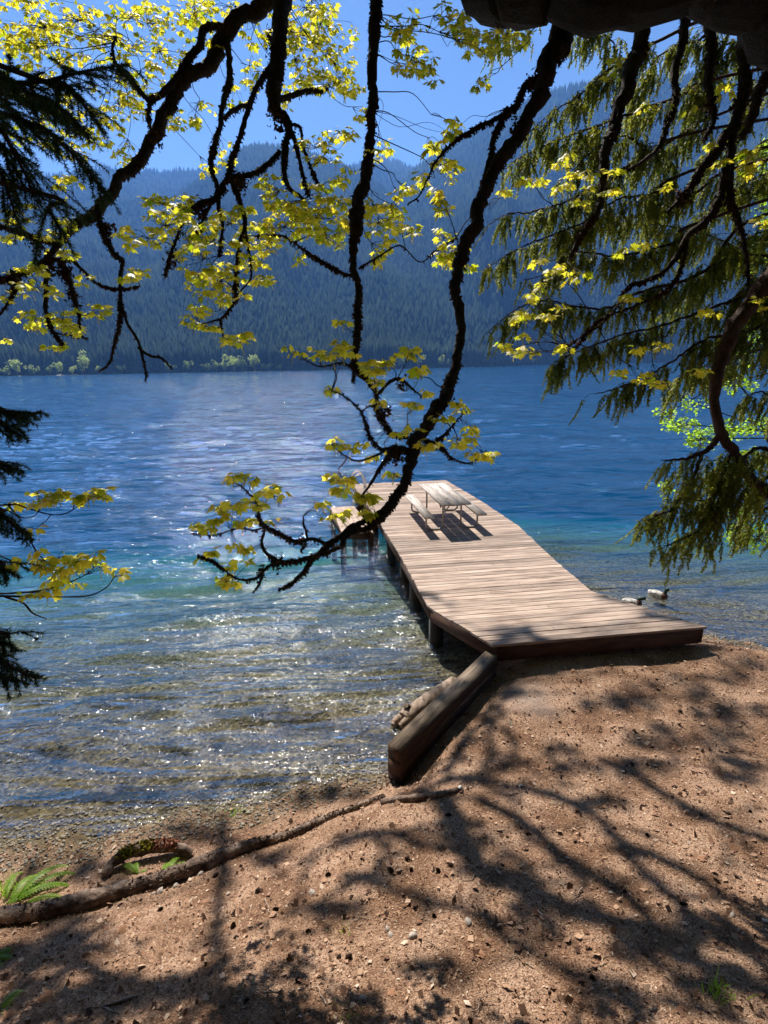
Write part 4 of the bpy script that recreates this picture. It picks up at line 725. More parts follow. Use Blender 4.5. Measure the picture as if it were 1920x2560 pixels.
m_ = MB(); tube(m_, catmull([(9.2, 6.5, -.2), (9.1, 6.6, 3), (9.0, 6.6, 7), (8.9, 6.7, 12)], 4), np.linspace(.38, .2, 13), 14, .06); m_.build('trunk', M['cedarbark'], cedar, True)
def cedar_branch(tr, dens=1.0, droop=1.0, rpx=4, light=0, root=True):
    W = [P(x, y, d) for x, y, d in tr]
    if root: W = [np.array([8.95, 6.6, W[0][2]+R.uniform(.3, 2.2)]), W[0]+(W[0]-W[1])*.8+np.array([.3, 0, R.uniform(.0, .5)])]+W
    Q = catmull(W, 8); n = len(Q); rad = np.linspace(.022 if root else rpx/F*tr[0][2], .004, n); wm = MB(); fm_ = MB(); tube(wm, Q+R.normal(size=Q.shape)*.006, rad, 6, .08)
    st = Q[10:] if root else Q; seg = np.linalg.norm(np.diff(st, axis=0), axis=1); c = np.concatenate([[0], np.cumsum(seg)]); L_ = c[-1]; k = int(L_*43*dens)
    for u in np.sort(R.random(k))*L_:
        p = np.array([np.interp(u, c, st[:, q]) for q in range(3)]); e = u/L_; tl = R.uniform(.03, .34)*(1-.55*e)
        a = R.uniform(0, 6.28); o = np.array([math.cos(a), math.sin(a), R.uniform(-.45, .15)]); q1 = p+o*tl*.5+np.array([0, 0, .01]); q2 = p+o*tl-np.array([0, 0, tl*.35])
        tube(wm, [p, q1, q2], [.0035, .0025, .0015], 3, cap=False)
        for q_ in ([q2] if tl < .14 else [q1, q1*.5+q2*.5, q2]):
            V, Ff, A = CT[R.integers(7)]; rz = R.uniform(0, 6.28); cs, sn = math.cos(rz), math.sin(rz); sc = R.uniform(.45, 1.15)*droop
            Rm = np.array([[cs, sn, 0], [-sn, cs, 0], [0, 0, 1]]); tilt = R.normal()*.2; V2 = V*sc; V2 = V2@Rm; V2[:, 0] += -V2[:, 2]*(tilt-.12)
            fm_.add(V2+q_, Ff, np.clip(A+R.normal()*.22+light, 0, 1))
    o = wm.build('branch', M['cedarbark'], cedar, True); fm_.build('foliage', M['cedar'], o)
CB = [[(1600, 130, 6.2), (1525, 173, 6.2), (1446, 242, 6.2), (1385, 275, 6.2), (1320, 335, 6.2)], [(1700, 240, 6.4), (1560, 290, 6.4), (1450, 330, 6.4), (1370, 360, 6.3), (1290, 400, 6.2), (1265, 425, 6.2)],
      [(1700, 340, 6.6), (1560, 420, 6.6), (1480, 470, 6.5), (1400, 510, 6.4), (1330, 530, 6.3), (1270, 535, 6.2), (1225, 560, 6.2)], [(1740, 480, 6.6), (1600, 540, 6.6), (1500, 545, 6.5), (1400, 580, 6.4), (1300, 620, 6.3), (1215, 670, 6.2)],
      [(1700, 600, 6.0), (1640, 620, 6.0), (1540, 640, 6.0), (1440, 630, 6.0), (1380, 680, 6.0), (1310, 700, 6.0)], [(1760, 680, 5.8), (1600, 730, 5.8), (1520, 770, 5.8), (1430, 765, 5.8), (1350, 750, 5.8), (1280, 780, 5.8), (1220, 832, 5.8)],
      [(1900, 640, 6.4), (1800, 600, 6.4), (1700, 570, 6.4), (1620, 560, 6.4)], [(1900, 720, 5.6), (1850, 745, 5.6), (1750, 780, 5.6), (1650, 815, 5.6), (1560, 835, 5.6), (1480, 865, 5.6), (1420, 890, 5.6), (1385, 918, 5.6)],
      [(1920, 800, 5.4), (1860, 830, 5.4), (1760, 850, 5.4), (1680, 905, 5.4), (1600, 945, 5.4), (1530, 975, 5.4), (1490, 985, 5.4)], [(1960, 860, 6.0), (1880, 880, 6.0), (1820, 900, 6.0), (1720, 930, 6.0), (1660, 990, 6.0)],
      [(1960, 560, 6.8), (1880, 590, 6.8), (1820, 640, 6.8), (1760, 690, 6.8), (1700, 750, 6.8), (1640, 790, 6.8)], [(1960, 420, 7), (1880, 450, 7), (1780, 520, 7), (1700, 640, 7)], [(1760, 90, 6.8), (1700, 110, 6.8), (1640, 150, 6.8), (1600, 220, 6.8), (1570, 300, 6.8)],
      [(1880, 100, 6.8), (1800, 120, 6.8), (1750, 220, 6.8), (1700, 340, 6.8), (1660, 440, 6.8)], [(1960, 180, 7), (1900, 200, 7), (1860, 280, 7), (1800, 350, 7), (1740, 430, 7)], [(1500, 70, 6.5), (1535, 110, 6.5), (1535, 160, 6.5)],
      [(1960, 700, 6.2), (1900, 760, 6.2), (1850, 800, 6.2), (1800, 850, 6.2)], [(1960, 1000, 6.0), (1900, 980, 6.0), (1860, 1000, 6.0)], [(1960, 330, 7.2), (1900, 360, 7.2), (1850, 430, 7.2), (1830, 520, 7.2)],
      [(1640, 380, 6.4), (1560, 340, 6.4), (1480, 380, 6.4), (1420, 440, 6.4)], [(1640, 480, 6.3), (1540, 500, 6.3), (1460, 560, 6.3), (1400, 660, 6.3)]]
for i, tr in enumerate(CB): cedar_branch(tr, light=.12*math.sin(i*2.3))
CR = [(1965, 640, 5.2), (1920, 700, 5.2), (1881, 756, 5.2), (1837, 811, 5.2), (1804, 902, 5.2), (1788, 962, 5.2), (1790, 1032, 5.2), (1804, 1088, 5.2), (1832, 1125, 5.2), (1855, 1167, 5.2), (1888, 1204, 5.2), (1925, 1240, 5.2)]
wm = MB(); Q = catmull([P(*c) for c in CR], 4); tube(wm, Q+R.normal(size=Q.shape)*.006, np.interp(np.linspace(0, 1, len(Q)), [0, .3, .5, 1], [.088, .075, .048, .05]), 9, .07)
Q0 = catmull([np.array([8.9, 6.6, P(*CR[0])[2]+1.2]), P(2200, 560, 5.6), P(*CR[0])], 4); tube(wm, Q0, np.linspace(.13, .09, len(Q0)), 9, .05); wm.build('branch', M['cedarbark'], cedar, True)
for tr, dn, dr, rp in [([(1800, 1090, 5.2), (1767, 1125, 5.2), (1707, 1148, 5.2), (1651, 1150, 5.2)], .6, .75, 9), ([(1753, 1140, 5.2), (1730, 1199, 5.2), (1707, 1241, 5.2), (1679, 1275, 5.2), (1640, 1290, 5.2), (1620, 1306, 5.2)], 1.4, .95, 5),
                       ([(1830, 1130, 5.2), (1800, 1200, 5.2), (1770, 1290, 5.2), (1740, 1330, 5.2), (1700, 1350, 5.2), (1650, 1372, 5.2)], 1.5, .95, 5), ([(1707, 1241, 5.2), (1740, 1250, 5.2), (1790, 1262, 5.2)], 1.2, .8, 3),
                       ([(1860, 1170, 5.2), (1830, 1220, 5.2), (1800, 1260, 5.2)], 1.3, 1, 5), ([(1930, 1130, 5.6), (1890, 1120, 5.6), (1840, 1160, 5.6), (1790, 1180, 5.6)], 1.3, 1, 6), ([(1940, 1260, 5.6), (1900, 1280, 5.6), (1870, 1330, 5.6)], 1.1, 1, 5), ([(1940, 1180, 5.6), (1910, 1200, 5.6), (1890, 1240, 5.6)], 1.2, 1, 5)]:
    cedar_branch(tr, dn, dr, rp, .18, False)
# small foliage tuft below the big limb
cedar_branch([(1330, 40, 6.5), (1290, 70, 6.5), (1250, 95, 6.5), (1235, 110, 6.5)], 1, .8, 3, 0, False)
# ---- alder at the right edge
alder = thing('alder_tree', 'young alder with small round bright green leaves at the far right edge behind the cedar', 'tree')
g_ = np.array([7.9, 8.2, float(gz(7.9, 8.2))]); m_ = MB(); tube(m_, catmull([g_-[0, 0, .2], g_+[.1, 0, 2], g_+[-.1, .1, 4.5], g_+[0, 0, 7]], 4), np.linspace(.10, .03, 13), 8, .05); m_.build('trunk', M['bark'], alder, True)
th = np.linspace(0, 2*math.pi, 8, endpoint=False); AL = np.array([(.42*math.sin(a)*(1+.12*math.cos(a)), .5-.5*math.cos(a), 0) for a in th]); AL[:, 2] = -.3*np.abs(AL[:, 0]); AF = np.array([list(range(8))])
for (x, y, rx, ry, n) in [(1910, 400, 14, 50, 30), (1905, 520, 14, 40, 20), (1891, 643, 28, 60, 46), (1817, 643, 18, 20, 10), (1707, 1060, 50, 20, 34), (1660, 1035, 32, 14, 14), (1753, 1097, 50, 22, 34), (1823, 1074, 60, 18, 38), (1892, 1060, 38, 28, 30), (1665, 1218, 18, 14, 12), (1800, 1218, 28, 22, 18), (1869, 1301, 50, 40, 46), (1837, 1334, 30, 20, 22), (1892, 1241, 28, 40, 30), (1892, 1348, 36, 34, 34), (1880, 860, 40, 60, 26), (1900, 760, 20, 40, 16), (1850, 950, 50, 30, 18), (1880, 1150, 36, 30, 22), (1740, 1010, 40, 16, 12)]:
    c = P(x, y, 7.5); base = g_+np.array([0, 0, max(1.0, min(6.5, c[2]-g_[2]-.3))]); br = MB(); lf = MB(); Q = twig_curve(base, c); tube(br, Q, np.linspace(.02, .006, len(Q)), 5)
    for _ in range(n):
        a = R.uniform(0, 6.28); q = math.sqrt(R.random()); tip = P(x+rx*q*math.cos(a), y+ry*q*math.sin(a), 7.5+R.normal()*.3); Q = twig_curve(c, tip); tube(br, Q, np.linspace(.004, .0015, len(Q)), 3, cap=False)
        for k in range(6):
            p = tip+rnd_unit()[0]*.09*R.random(); t_ = rnd_unit()[0]; t_[2] -= .3; lf.add((AL*R.uniform(.03, .055))@rotm(t_, [R.normal()*.5, R.normal()*.5, 1])+p, AF, np.clip(R.normal()*.25+.5, 0, 1))
    o = br.build('branch', M['bark'], alder, True); lf.build('leaves', M['alder'], o)
# ---- fir at the left edge, near the camera
fir = thing('fir_tree', 'near fir at the left edge with dark needle covered twigs reaching into view', 'tree')
m_ = MB(); tube(m_, catmull([(-4.4, 1.2, .2), (-4.35, 1.2, 4), (-4.3, 1.25, 8), (-4.3, 1.2, 12)], 4), np.linspace(.36, .2, 13), 14, .06); m_.build('trunk', M['cedarbark'], fir, True)
def needles(mb, Q, dens, ln, wd=.0017):
    seg = np.linalg.norm(np.diff(Q, axis=0), axis=1); c = np.concatenate([[0], np.cumsum(seg)]); n = int(c[-1]*dens); u = R.random(n)*c[-1]
    p = np.stack([np.interp(u, c, Q[:, k]) for k in range(3)], -1); T_ = np.gradient(Q, axis=0); T_ /= np.linalg.norm(T_, axis=1)[:, None]+1e-9; t = np.stack([np.interp(u, c, T_[:, k]) for k in range(3)], -1)
    o = rnd_unit(n); o[:, 2] *= .6; o -= t*np.sum(o*t, 1)[:, None]; o /= np.linalg.norm(o, axis=1)[:, None]+1e-9; d = o*.85+t*.6; d /= np.linalg.norm(d, axis=1)[:, None]
    s_ = np.cross(d, rnd_unit(n)); s_ /= np.linalg.norm(s_, axis=1)[:, None]; L_ = ln*R.uniform(.7, 1.15, n)[:, None]
    mb.add(np.stack([p-s_*wd, p+s_*wd, p+d*L_], 1).reshape(-1, 3), np.arange(n*3).reshape(-1, 3), np.repeat(R.random(n), 3))
def fir_branch(tr, side=.22, nper=26, dens=900, ln=.026, hang=.25):
    W = [P(x, y, d) for x, y, d in tr]; root = np.array([-4.3, 1.2, W[0][2]+.1]); Q = catmull([root, root*.4+W[0]*.6+np.array([0, 0, .1])]+W, 6); wm = MB(); nm = MB()
    tube(wm, Q, np.linspace(.018, .003, len(Q)), 6, .05); st = Q[12:]; needles(nm, st, dens*.8, ln); k = int(np.linalg.norm(st[-1]-st[0])*nper)+2
    for u in np.linspace(0, 1, k):
        i = u*(len(st)-1); p = st[int(i)]; t = st[min(int(i)+1, len(st)-1)]-st[max(int(i)-1, 0)]; t /= np.linalg.norm(t)+1e-9
        for sg in (-1, 1):
            o = np.cross(t, [0, 0, 1])*sg; d = t*.75+o*R.uniform(.5, 1)+np.array([0, 0, R.uniform(-.55, .1)]); L_ = side*(1.05-u*.7)*R.uniform(.5, 1.2)
            q = catmull([p, p+d*L_*.5, p+d*L_-np.array([0, 0, L_*hang])], 4); tube(wm, q, np.linspace(.003, .0012, len(q)), 3, cap=False); needles(nm, q, dens, ln)
            if L_ > side*.7:
                d2 = d+t*.6+rnd_unit()[0]*.4; q2 = catmull([q[4], q[4]+d2*L_*.3, q[4]+d2*L_*.55-np.array([0, 0, L_*.1])], 3); tube(wm, q2, [.0015]*len(q2), 3, cap=False); needles(nm, q2, dens, ln)
    o = wm.build('branch', M['cedarbark'], fir, True); nm.build('needles', M['fir'], o)
for tr in [[(-60, 215, 2.6), (0, 208, 2.6), (108, 204, 2.6), (195, 182, 2.6), (269, 169, 2.6), (315, 163, 2.6)], [(-60, 180, 2.5), (0, 186, 2.5), (87, 243, 2.5), (150, 270, 2.5), (215, 330, 2.5)],
           [(-60, 270, 2.5), (0, 282, 2.5), (65, 304, 2.5), (130, 338, 2.5), (191, 395, 2.5), (230, 440, 2.5), (262, 480, 2.5)], [(-60, 310, 2.4), (0, 325, 2.4), (35, 382, 2.4), (65, 440, 2.4), (87, 499, 2.4)],
           [(-60, 340, 2.4), (-20, 380, 2.4), (0, 430, 2.4), (20, 480, 2.4), (45, 560, 2.4)], [(100, 200, 2.6), (152, 205, 2.6), (195, 243, 2.6), (228, 290, 2.6)], [(90, 480, 2.4), (120, 520, 2.4), (152, 580, 2.4)], [(-60, 250, 2.7), (20, 240, 2.7), (110, 262, 2.7), (180, 310, 2.7)]]: fir_branch(tr)
for tr in [[(-80, 1015, 2.2), (0, 1027, 2.2), (46, 1031, 2.2), (100, 1033, 2.2)], [(-80, 1050, 2.2), (0, 1060, 2.2), (40, 1085, 2.2)], [(-80, 1150, 2.2), (0, 1160, 2.2), (32, 1170, 2.2)], [(-80, 1270, 2.1), (0, 1286, 2.1), (39, 1317, 2.1), (66, 1342, 2.1)],
           [(-80, 1400, 2.1), (0, 1420, 2.1), (14, 1425, 2.1)], [(-90, 1590, 2.0), (-30, 1630, 2.0), (20, 1662, 2.0), (55, 1680, 2.0), (85, 1692, 2.0)], [(-60, 1580, 2.0), (0, 1600, 2.0), (12, 1610, 2.0)], [(-90, 1640, 2.0), (-20, 1680, 2.0), (35, 1700, 2.0)]]: fir_branch(tr, side=.10, nper=34, dens=1000, ln=.022, hang=.4)

# ================================================================== PART 5: logs, litter, ferns, stones
M['logbark'] = noisemat('flaky_log_bark', [(.32, (.025, .016, .012)), (.5, (.14, .095, .07)), (.70, (.36, .27, .21))], 9, .95, stretch=(1, 1, 1), bump=1.0, bscale=24, dist=.02)
M['drift'] = noisemat('driftwood', [(.3, (.05, .033, .022)), (.5, (.24, .17, .125)), (.75, (.42, .32, .25))], 6, .8, stretch=(3, 1, 3), bump=.6, bscale=14, dist=.01)
M['redwood'] = noisemat('split_red_wood', [(.3, (.16, .05, .025)), (.7, (.45, .20, .12))], 18, .8, bump=.6)
M['mossgreen'] = noisemat('green_moss', [(.3, (.05, .045, .008)), (.6, (.22, .19, .02)), (.8, (.38, .33, .04))], 40, 1, bump=.8, spec=.05)
def onlog(tr, embed=.5, n=6):
    Wl = []
    for x, y, rp in tr:
        y += rp*.65; rp *= .68; g = onground(x, y); r = rp/F*np.dot(g-CAM, FW); c = g.copy(); c[2] = float(hq(c[0], c[1]))+r*embed; Wl.append([*c, r])
    Q = catmull(Wl, n); return Q[:, :3], np.abs(Q[:, 3])
def ragged(mb, pts, rad, sides=14, rough=.08, ph=0.):
    tube(mb, pts, rad*(1+.10*np.sin(np.linspace(0, 30, len(pts))+ph)), sides, rough)
lg = thing('fallen_log', 'long thin bark covered log lying across the bank at lower left', 'log')
Q, r_ = onlog([(-160, 2325, 38), (-40, 2290, 36), (120, 2265, 33), (260, 2230, 30), (400, 2190, 28), (520, 2145, 25), (620, 2108, 20), (720, 2082, 16), (800, 2048, 13), (870, 2022, 11), (935, 1998, 10), (960, 1990, 9)], .55)
m_ = MB(); ragged(m_, Q, r_); lo_ = m_.build('bark_log', M['logbark'], lg, True)
m_ = MB(); n = 3600; u = R.random(n)*(len(Q)-1); i = u.astype(int); p = Q[i]; d = rnd_unit(n); d[:, 2] = np.abs(d[:, 2]); p = p+d*r_[i][:, None]*1.0; q = rnd_unit(n)*.012; e = rnd_unit(n)*.012
m_.add(np.stack([p-q, p+e, p+q, p-e+d*.006], 1).reshape(-1, 3), np.arange(n*4).reshape(-1, 4)); m_.build('bark_flakes', M['logbark'], lg)
lg2 = thing('broken_branch', 'short dark branch with a pale broken end lying beside the wall end', 'branch')
Q, r_ = onlog([(955, 2003, 11), (1010, 1994, 13), (1070, 1987, 13), (1120, 1978, 10), (1150, 1970, 8)], .6); m_ = MB(); ragged(m_, Q, r_, 10, .1, 2); m_.build('wood', M['logbark'], lg2, True)
m_ = MB(); tube(m_, [Q[-1], Q[-1]+(Q[-1]-Q[-4])*.35+np.array([0, 0, .02])], [.035, .02], 8, .2); m_.build('broken_end', M['white'], lg2)
lg3 = thing('mossy_log', 'short arched mossy log with a split red patch near the waterline at left', 'log')
Q, r_ = onlog([(262, 2185, 14), (290, 2158, 18), (335, 2138, 20), (390, 2125, 20), (440, 2122, 18), (480, 2132, 13)], .9); Q[:, 2] += .06*np.sin(np.linspace(0, math.pi, len(Q)))
m_ = MB(); ragged(m_, Q, r_, 12, .1); m_.build('bark_log', M['logbark'], lg3, True)
def patch(u0, u1, ph0, ph1, name, mt, lift=1.05, n=500, sz=.014):
    m_ = MB(); i = (R.uniform(u0, u1, n)*(len(Q)-1)).astype(int); t = Q[np.minimum(i+1, len(Q)-1)]-Q[np.maximum(i-1, 0)]; t /= np.linalg.norm(t, axis=1)[:, None]; s_ = np.cross(t, [0, 0, 1]); s_ /= np.linalg.norm(s_, axis=1)[:, None]; a = R.uniform(ph0, ph1, n)
    d = s_*np.cos(a)[:, None]+np.array([0, 0, 1])*np.sin(a)[:, None]; p = Q[i]+(Q[np.minimum(i+1, len(Q)-1)]-Q[i])*R.random(n)[:, None]+d*r_[i][:, None]*lift; V = p[:, None]+R.normal(size=(n, 3, 3))*sz; m_.add(V.reshape(-1, 3), np.arange(n*3).reshape(-1, 3)); m_.build(name, mt, lg3)
patch(.25, .62, .4, 2.8, 'moss_patch', M['mossgreen']); patch(.60, .82, .5, 2.4, 'split_patch', M['redwood'], 1.0, 300, .016)
dw = thing('driftwood_log', 'bleached driftwood log with a split hollow end in the water against the timber wall', 'log')
a_ = G(1006, 1800, .03); b_ = G(1100, 1735, .05); dd = (b_-a_)/np.linalg.norm(b_-a_); m_ = MB(); Q = catmull([a_+dd*.02, a_+dd*.25, a_+dd*.6, a_+dd*1.15], 6); tube(m_, Q, np.interp(np.linspace(0, 1, len(Q)), [0, .15, .5, 1], [.10, .125, .13, .12]), 16, .04)
m_.build('trunk', M['drift'], dw, True)
m_ = MB(); sd = np.array([-dd[1], dd[0], 0]); 
for k, (o, l) in enumerate([(-.045, .10), (.045, .15)]): m_ = MB(); tube(m_, catmull([a_+dd*.12+sd*o, a_-dd*l*.5+sd*o*1.3+np.array([0, 0, -.01]), a_-dd*l+sd*o*.9+np.array([0, 0, -.02])], 4), np.linspace(.078, .03, 9), 9, .14); m_.build('split_end', M['drift'], dw, True)
m_ = MB(); c = a_+dd*.16+sd*.03+np.array([0, 0, .085]); tube(m_, [c, c-dd*.05+sd*.01+np.array([0, 0, .07])], [.055, .042], 10, .1); tube(m_, [c-dd*.05+np.array([0, 0, .071]), c-dd*.052+np.array([0, 0, .0735])], [.03, .03], 9, .1); m_.build('knot', M['timber'], dw, True)
M['wet'] = noisemat('wet_twig', [(.3, (.01, .008, .006)), (.7, (.04, .03, .02))], 20, .4)
for k, (cx, cy, rx, ry, a0) in enumerate([(867, 1893, 36, 10, -.1), (783, 1924, 15, 10, .6)]):
    c = G(cx, cy, .015); pts = [G(cx+rx*math.cos(t)*math.cos(a0)+ry*math.sin(t)*math.sin(a0)*1.0+R.normal()*2, cy-rx*math.cos(t)*math.sin(a0)+ry*math.sin(t)*math.cos(a0)+R.normal()*1, .018) for t in np.linspace(.2, 6.1, 12)]
    m_ = MB(); tube(m_, catmull(pts, 3), .005, 5); tag(m_.build('floating_twig', M['wet']), ['larger looped dark twig floating near the shore', 'smaller looped dark twig floating near the shore'][k], 'twig', 'looped twigs floating by the shore')
# ferns
def frond(mb, base, d, L_, wdt, up=.5, arch=1.0):
    d = np.array(d, float); d /= np.linalg.norm(d); n = 26; pts = []; p = np.array(base, float); v = d*.75+np.array([0, 0, up])
    for k in range(n+1): pts.append(p.copy()); v = v+np.array([0, 0, -arch*.075]); v /= np.linalg.norm(v); p = p+v*L_/n
    pts = np.array(pts); tube(mb, pts, np.linspace(.0035, .001, n+1), 3, a=.3, cap=False); s_ = np.cross(d, [0, 0, 1]); s_ /= np.linalg.norm(s_)
    for k in range(3, n):
        t = pts[k+1 if k < n else k]-pts[k-1]; t /= np.linalg.norm(t); ln = wdt*math.sin(math.pi*min(1, (k/n)**.7*.97))+.004; w_ = L_/n*.46
        for sg in (-1, 1):
            e = s_*sg*ln+t*ln*.35-np.array([0, 0, ln*.25]); mb.add([pts[k]-t*w_, pts[k]+e*.5-t*w_*1.0, pts[k]+e, pts[k]+e*.5+t*w_*.9, pts[k]+t*w_], [[0, 1, 2, 3, 4]], np.clip(.5+R.normal()*.25, 0, 1))
def fern(fr, label):
    g0 = onground(*fr[0][0]); t = thing('fern', label, 'fern', g0, 0, 'green ferns on the left bank')
    for base, tip, wd in fr:
        b = onground(*base); e = onground(*tip); d = e-b; L_ = np.linalg.norm(d[:2])*1.1+.03; wd = wd*.8; m_ = MB(); frond(m_, b-g0, (d[0], d[1], 0), L_, wd, .55, 1.1); m_.build('frond', M['fern'], t)
fern([((30, 2262), (200, 2150), .055), ((30, 2262), (205, 2200), .05), ((20, 2262), (110, 2180), .05), ((10, 2260), (60, 2170), .045), ((60, 2262), (190, 2235), .05), ((10, 2265), (95, 2230), .05), ((0, 2262), (-50, 2180), .05), ((15, 2262), (150, 2205), .05), ((60, 2240), (212, 2172), .045), ((5, 2270), (60, 2300), .04)], 'large bright green fern cluster at the left edge above the long log')
fern([((410, 2195), (495, 2150), .045), ((410, 2195), (520, 2182), .04), ((412, 2195), (455, 2135), .04), ((408, 2195), (420, 2150), .035), ((412, 2198), (470, 2165), .035)], 'small yellow green fern in front of the mossy log, touching the long log')
fern([((345, 2185), (300, 2165), .04), ((345, 2185), (388, 2172), .035), ((345, 2188), (340, 2160), .03)], 'smallest pale fern below the middle of the mossy log')
fern([((-20, 2400), (70, 2392), .05), ((-20, 2400), (40, 2370), .045), ((-20, 2405), (30, 2440), .045)], 'shaded olive fern at the left edge below the long log')
fern([((0, 2530), (90, 2515), .055), ((0, 2530), (60, 2480), .05), ((0, 2535), (70, 2550), .05)], 'shaded fern in the bottom left corner')
def grass(px, py, n, hgt, label, spread=.05):
    g0 = onground(px, py); t = MB()
    for _ in range(n):
        b = np.array([R.normal()*spread, R.normal()*spread*.7, 0]); b[2] = float(hq(g0[0]+b[0], g0[1]+b[1]))-g0[2]; d = rnd_unit()[0]*.45; d[2] = 1; h = hgt*R.uniform(.5, 1.2); s_ = rnd_unit()[0]*.0025; m = b+d*h*.6; e = b+d*h+np.array([d[0], d[1], -.2])*h*.35
        t.add([b-s_, b+s_, m+s_*.8, e, m-s_*.8], [[0, 1, 2, 3, 4]], R.random())
    tag(t.build('grass_tuft', M['fern'], at=g0), label, 'grass', 'small grass tufts on the bank')
grass(1800, 2485, 60, .10, 'dark grass tuft in shade at the lower right'); grass(20, 2235, 30, .22, 'tall thin grass blades among the ferns at the left edge', .06); grass(590, 2032, 90, .04, 'low green tuft at the waterline left of the wall', .07); grass(870, 2540, 24, .05, 'small grass tuft near the bottom edge of the photo'); grass(860, 2330, 20, .05, 'sparse grass tuft on open ground right of the trunk shadow')
# scattered litter (uncountable)
def litter(n, name, label, mat_, lmin, lmax, ratio, zlift=.004, ymax=9.5, tilt=.35, flat=True, zr=(.02, 9)):
    X = R.uniform(-5.5, 7.5, n*2); Y = 1.2+(ymax-1.2)*R.random(n*2)**1.25; Z = hq(X, Y); k = (Z > zr[0]) & (Z < zr[1]) & (np.abs(X) < 1.3+Y*.82); dR = (X-W0[0])*WN[0]+(Y-W0[1])*WN[1]; al = (X-W0[0])*WD[0]+(Y-W0[1])*WD[1]; k &= ~((np.abs(dR) < .13) & (al > -.02)); k &= ((X-BARE[0])**2+(Y-BARE[1])**2 > .16) | (R.random(len(X)) < .25); X, Y, Z = X[k][:n], Y[k][:n], Z[k][:n]; n = len(X)
    a = R.uniform(0, 6.28, n); L_ = lmin+(lmax-lmin)*R.random(n)**2.2; t = np.stack([np.cos(a), np.sin(a), R.normal(size=n)*tilt], -1); s_ = np.stack([-np.sin(a), np.cos(a), R.normal(size=n)*tilt], -1)*ratio*R.uniform(.6, 1.5, n)[:, None]; p = np.stack([X, Y, Z+zlift+L_*abs(tilt)*.25], -1); L2 = L_[:, None]/2
    mid = rnd_unit(n)*L2*.3; V = np.stack([p-t*L2, p+s_*L2+mid*.5, p+t*L2, p-s_*L2+mid], 1); m_ = MB(); m_.add(V.reshape(-1, 3), np.arange(n*4).reshape(-1, 4), np.repeat(np.clip(R.normal(size=n)*.3+.5, 0, 1), 4)); tag(m_.build(name, mat_), label, name.replace('_', ' '), kind='stuff')
def varmat(name, stops, rough=.9):
    m, t, b, out = new_mat(name); at = N(t, 'ShaderNodeAttribute', attribute_name='vary'); t.links.new(ramp(t, at.outputs['Fac'], stops), b.inputs['Base Color']); b.inputs['Roughness'].default_value = rough; b.inputs['Specular IOR Level'].default_value = .2; return m
M['chips'] = varmat('bark_chips', [(0, (.05, .025, .016)), (.35, (.20, .105, .065)), (.7, (.36, .22, .14)), (.93, (.46, .31, .21)), (1, (.54, .41, .31))]); M['ndl'] = varmat('dry_needles', [(0, (.12, .05, .03)), (.5, (.34, .18, .10)), (1, (.62, .43, .28))])
litter(90000, 'bark_litter', 'fine chips of bark, wood and dry leaves strewn over the bank', M['chips'], .006, .030, .55)
litter(150000, 'needle_litter', 'dry reddish conifer needles strewn over the bank', M['ndl'], .015, .05, .035)
litter(5200, 'leaf_litter', 'curled scraps of dead leaves strewn over the bank', M['chips'], .03, .07, .6, .008, tilt=.5)
# shore pebbles
ico = np.array([(0, 0, 1), (.89, 0, .45), (.28, .85, .45), (-.72, .53, .45), (-.72, -.53, .45), (.28, -.85, .45), (.72, .53, -.45), (-.28, .85, -.45), (-.89, 0, -.45), (-.28, -.85, -.45), (.72, -.53, -.45), (0, 0, -1)]); icf = np.array([(0, 1, 2), (0, 2, 3), (0, 3, 4), (0, 4, 5), (0, 5, 1), (1, 6, 2), (2, 7, 3), (3, 8, 4), (4, 9, 5), (5, 10, 1), (2, 6, 7), (3, 7, 8), (4, 8, 9), (5, 9, 10), (1, 10, 6), (11, 7, 6), (11, 8, 7), (11, 9, 8), (11, 10, 9), (11, 6, 10)])
M['pebble'] = varmat('pebbles', [(0, (.04, .038, .035)), (.4, (.17, .15, .125)), (.8, (.22, .18, .125)), (1, (.30, .25, .18))], .6)
def pebbles(n, t0, t1, smin, smax, name, label):
    X = R.uniform(-5.5, 8, n); ys = np.interp(X, SX, SY); Y = ys-R.uniform(t0, t1, n); Z = hq(X, Y); s_ = smin+(smax-smin)*R.random(n)**3; V = ico[None]*s_[:, None, None]*R.uniform(.6, 1.2, (n, 1, 3))*R.uniform(.8, 1.15, (n, 12, 1))*np.array([1, 1, .6]); a = R.uniform(0, 6.28, n); c, q = np.cos(a)[:, None], np.sin(a)[:, None]
    V = np.stack([V[..., 0]*c-V[..., 1]*q, V[..., 0]*q+V[..., 1]*c, V[..., 2]], -1)+np.stack([X, Y, Z+s_*.2], -1)[:, None]; Fa = (np.arange(n)[:, None, None]*12+icf[None]).reshape(-1, 3); m_ = MB(); m_.add(V.reshape(-1, 3), Fa, np.repeat(np.clip(R.normal(size=n)*.25+.5, 0, 1), 12)); tag(m_.build(name, M['pebble']), label, 'pebbles', kind='stuff')
pebbles(16000, -.3, .5, .005, .026, 'shore_pebbles', 'small dark wet pebbles along the waterline'); pebbles(9000, -6.5, -.2, .01, .035, 'lake_pebbles', 'pale pebbles on the shallow lake bottom')
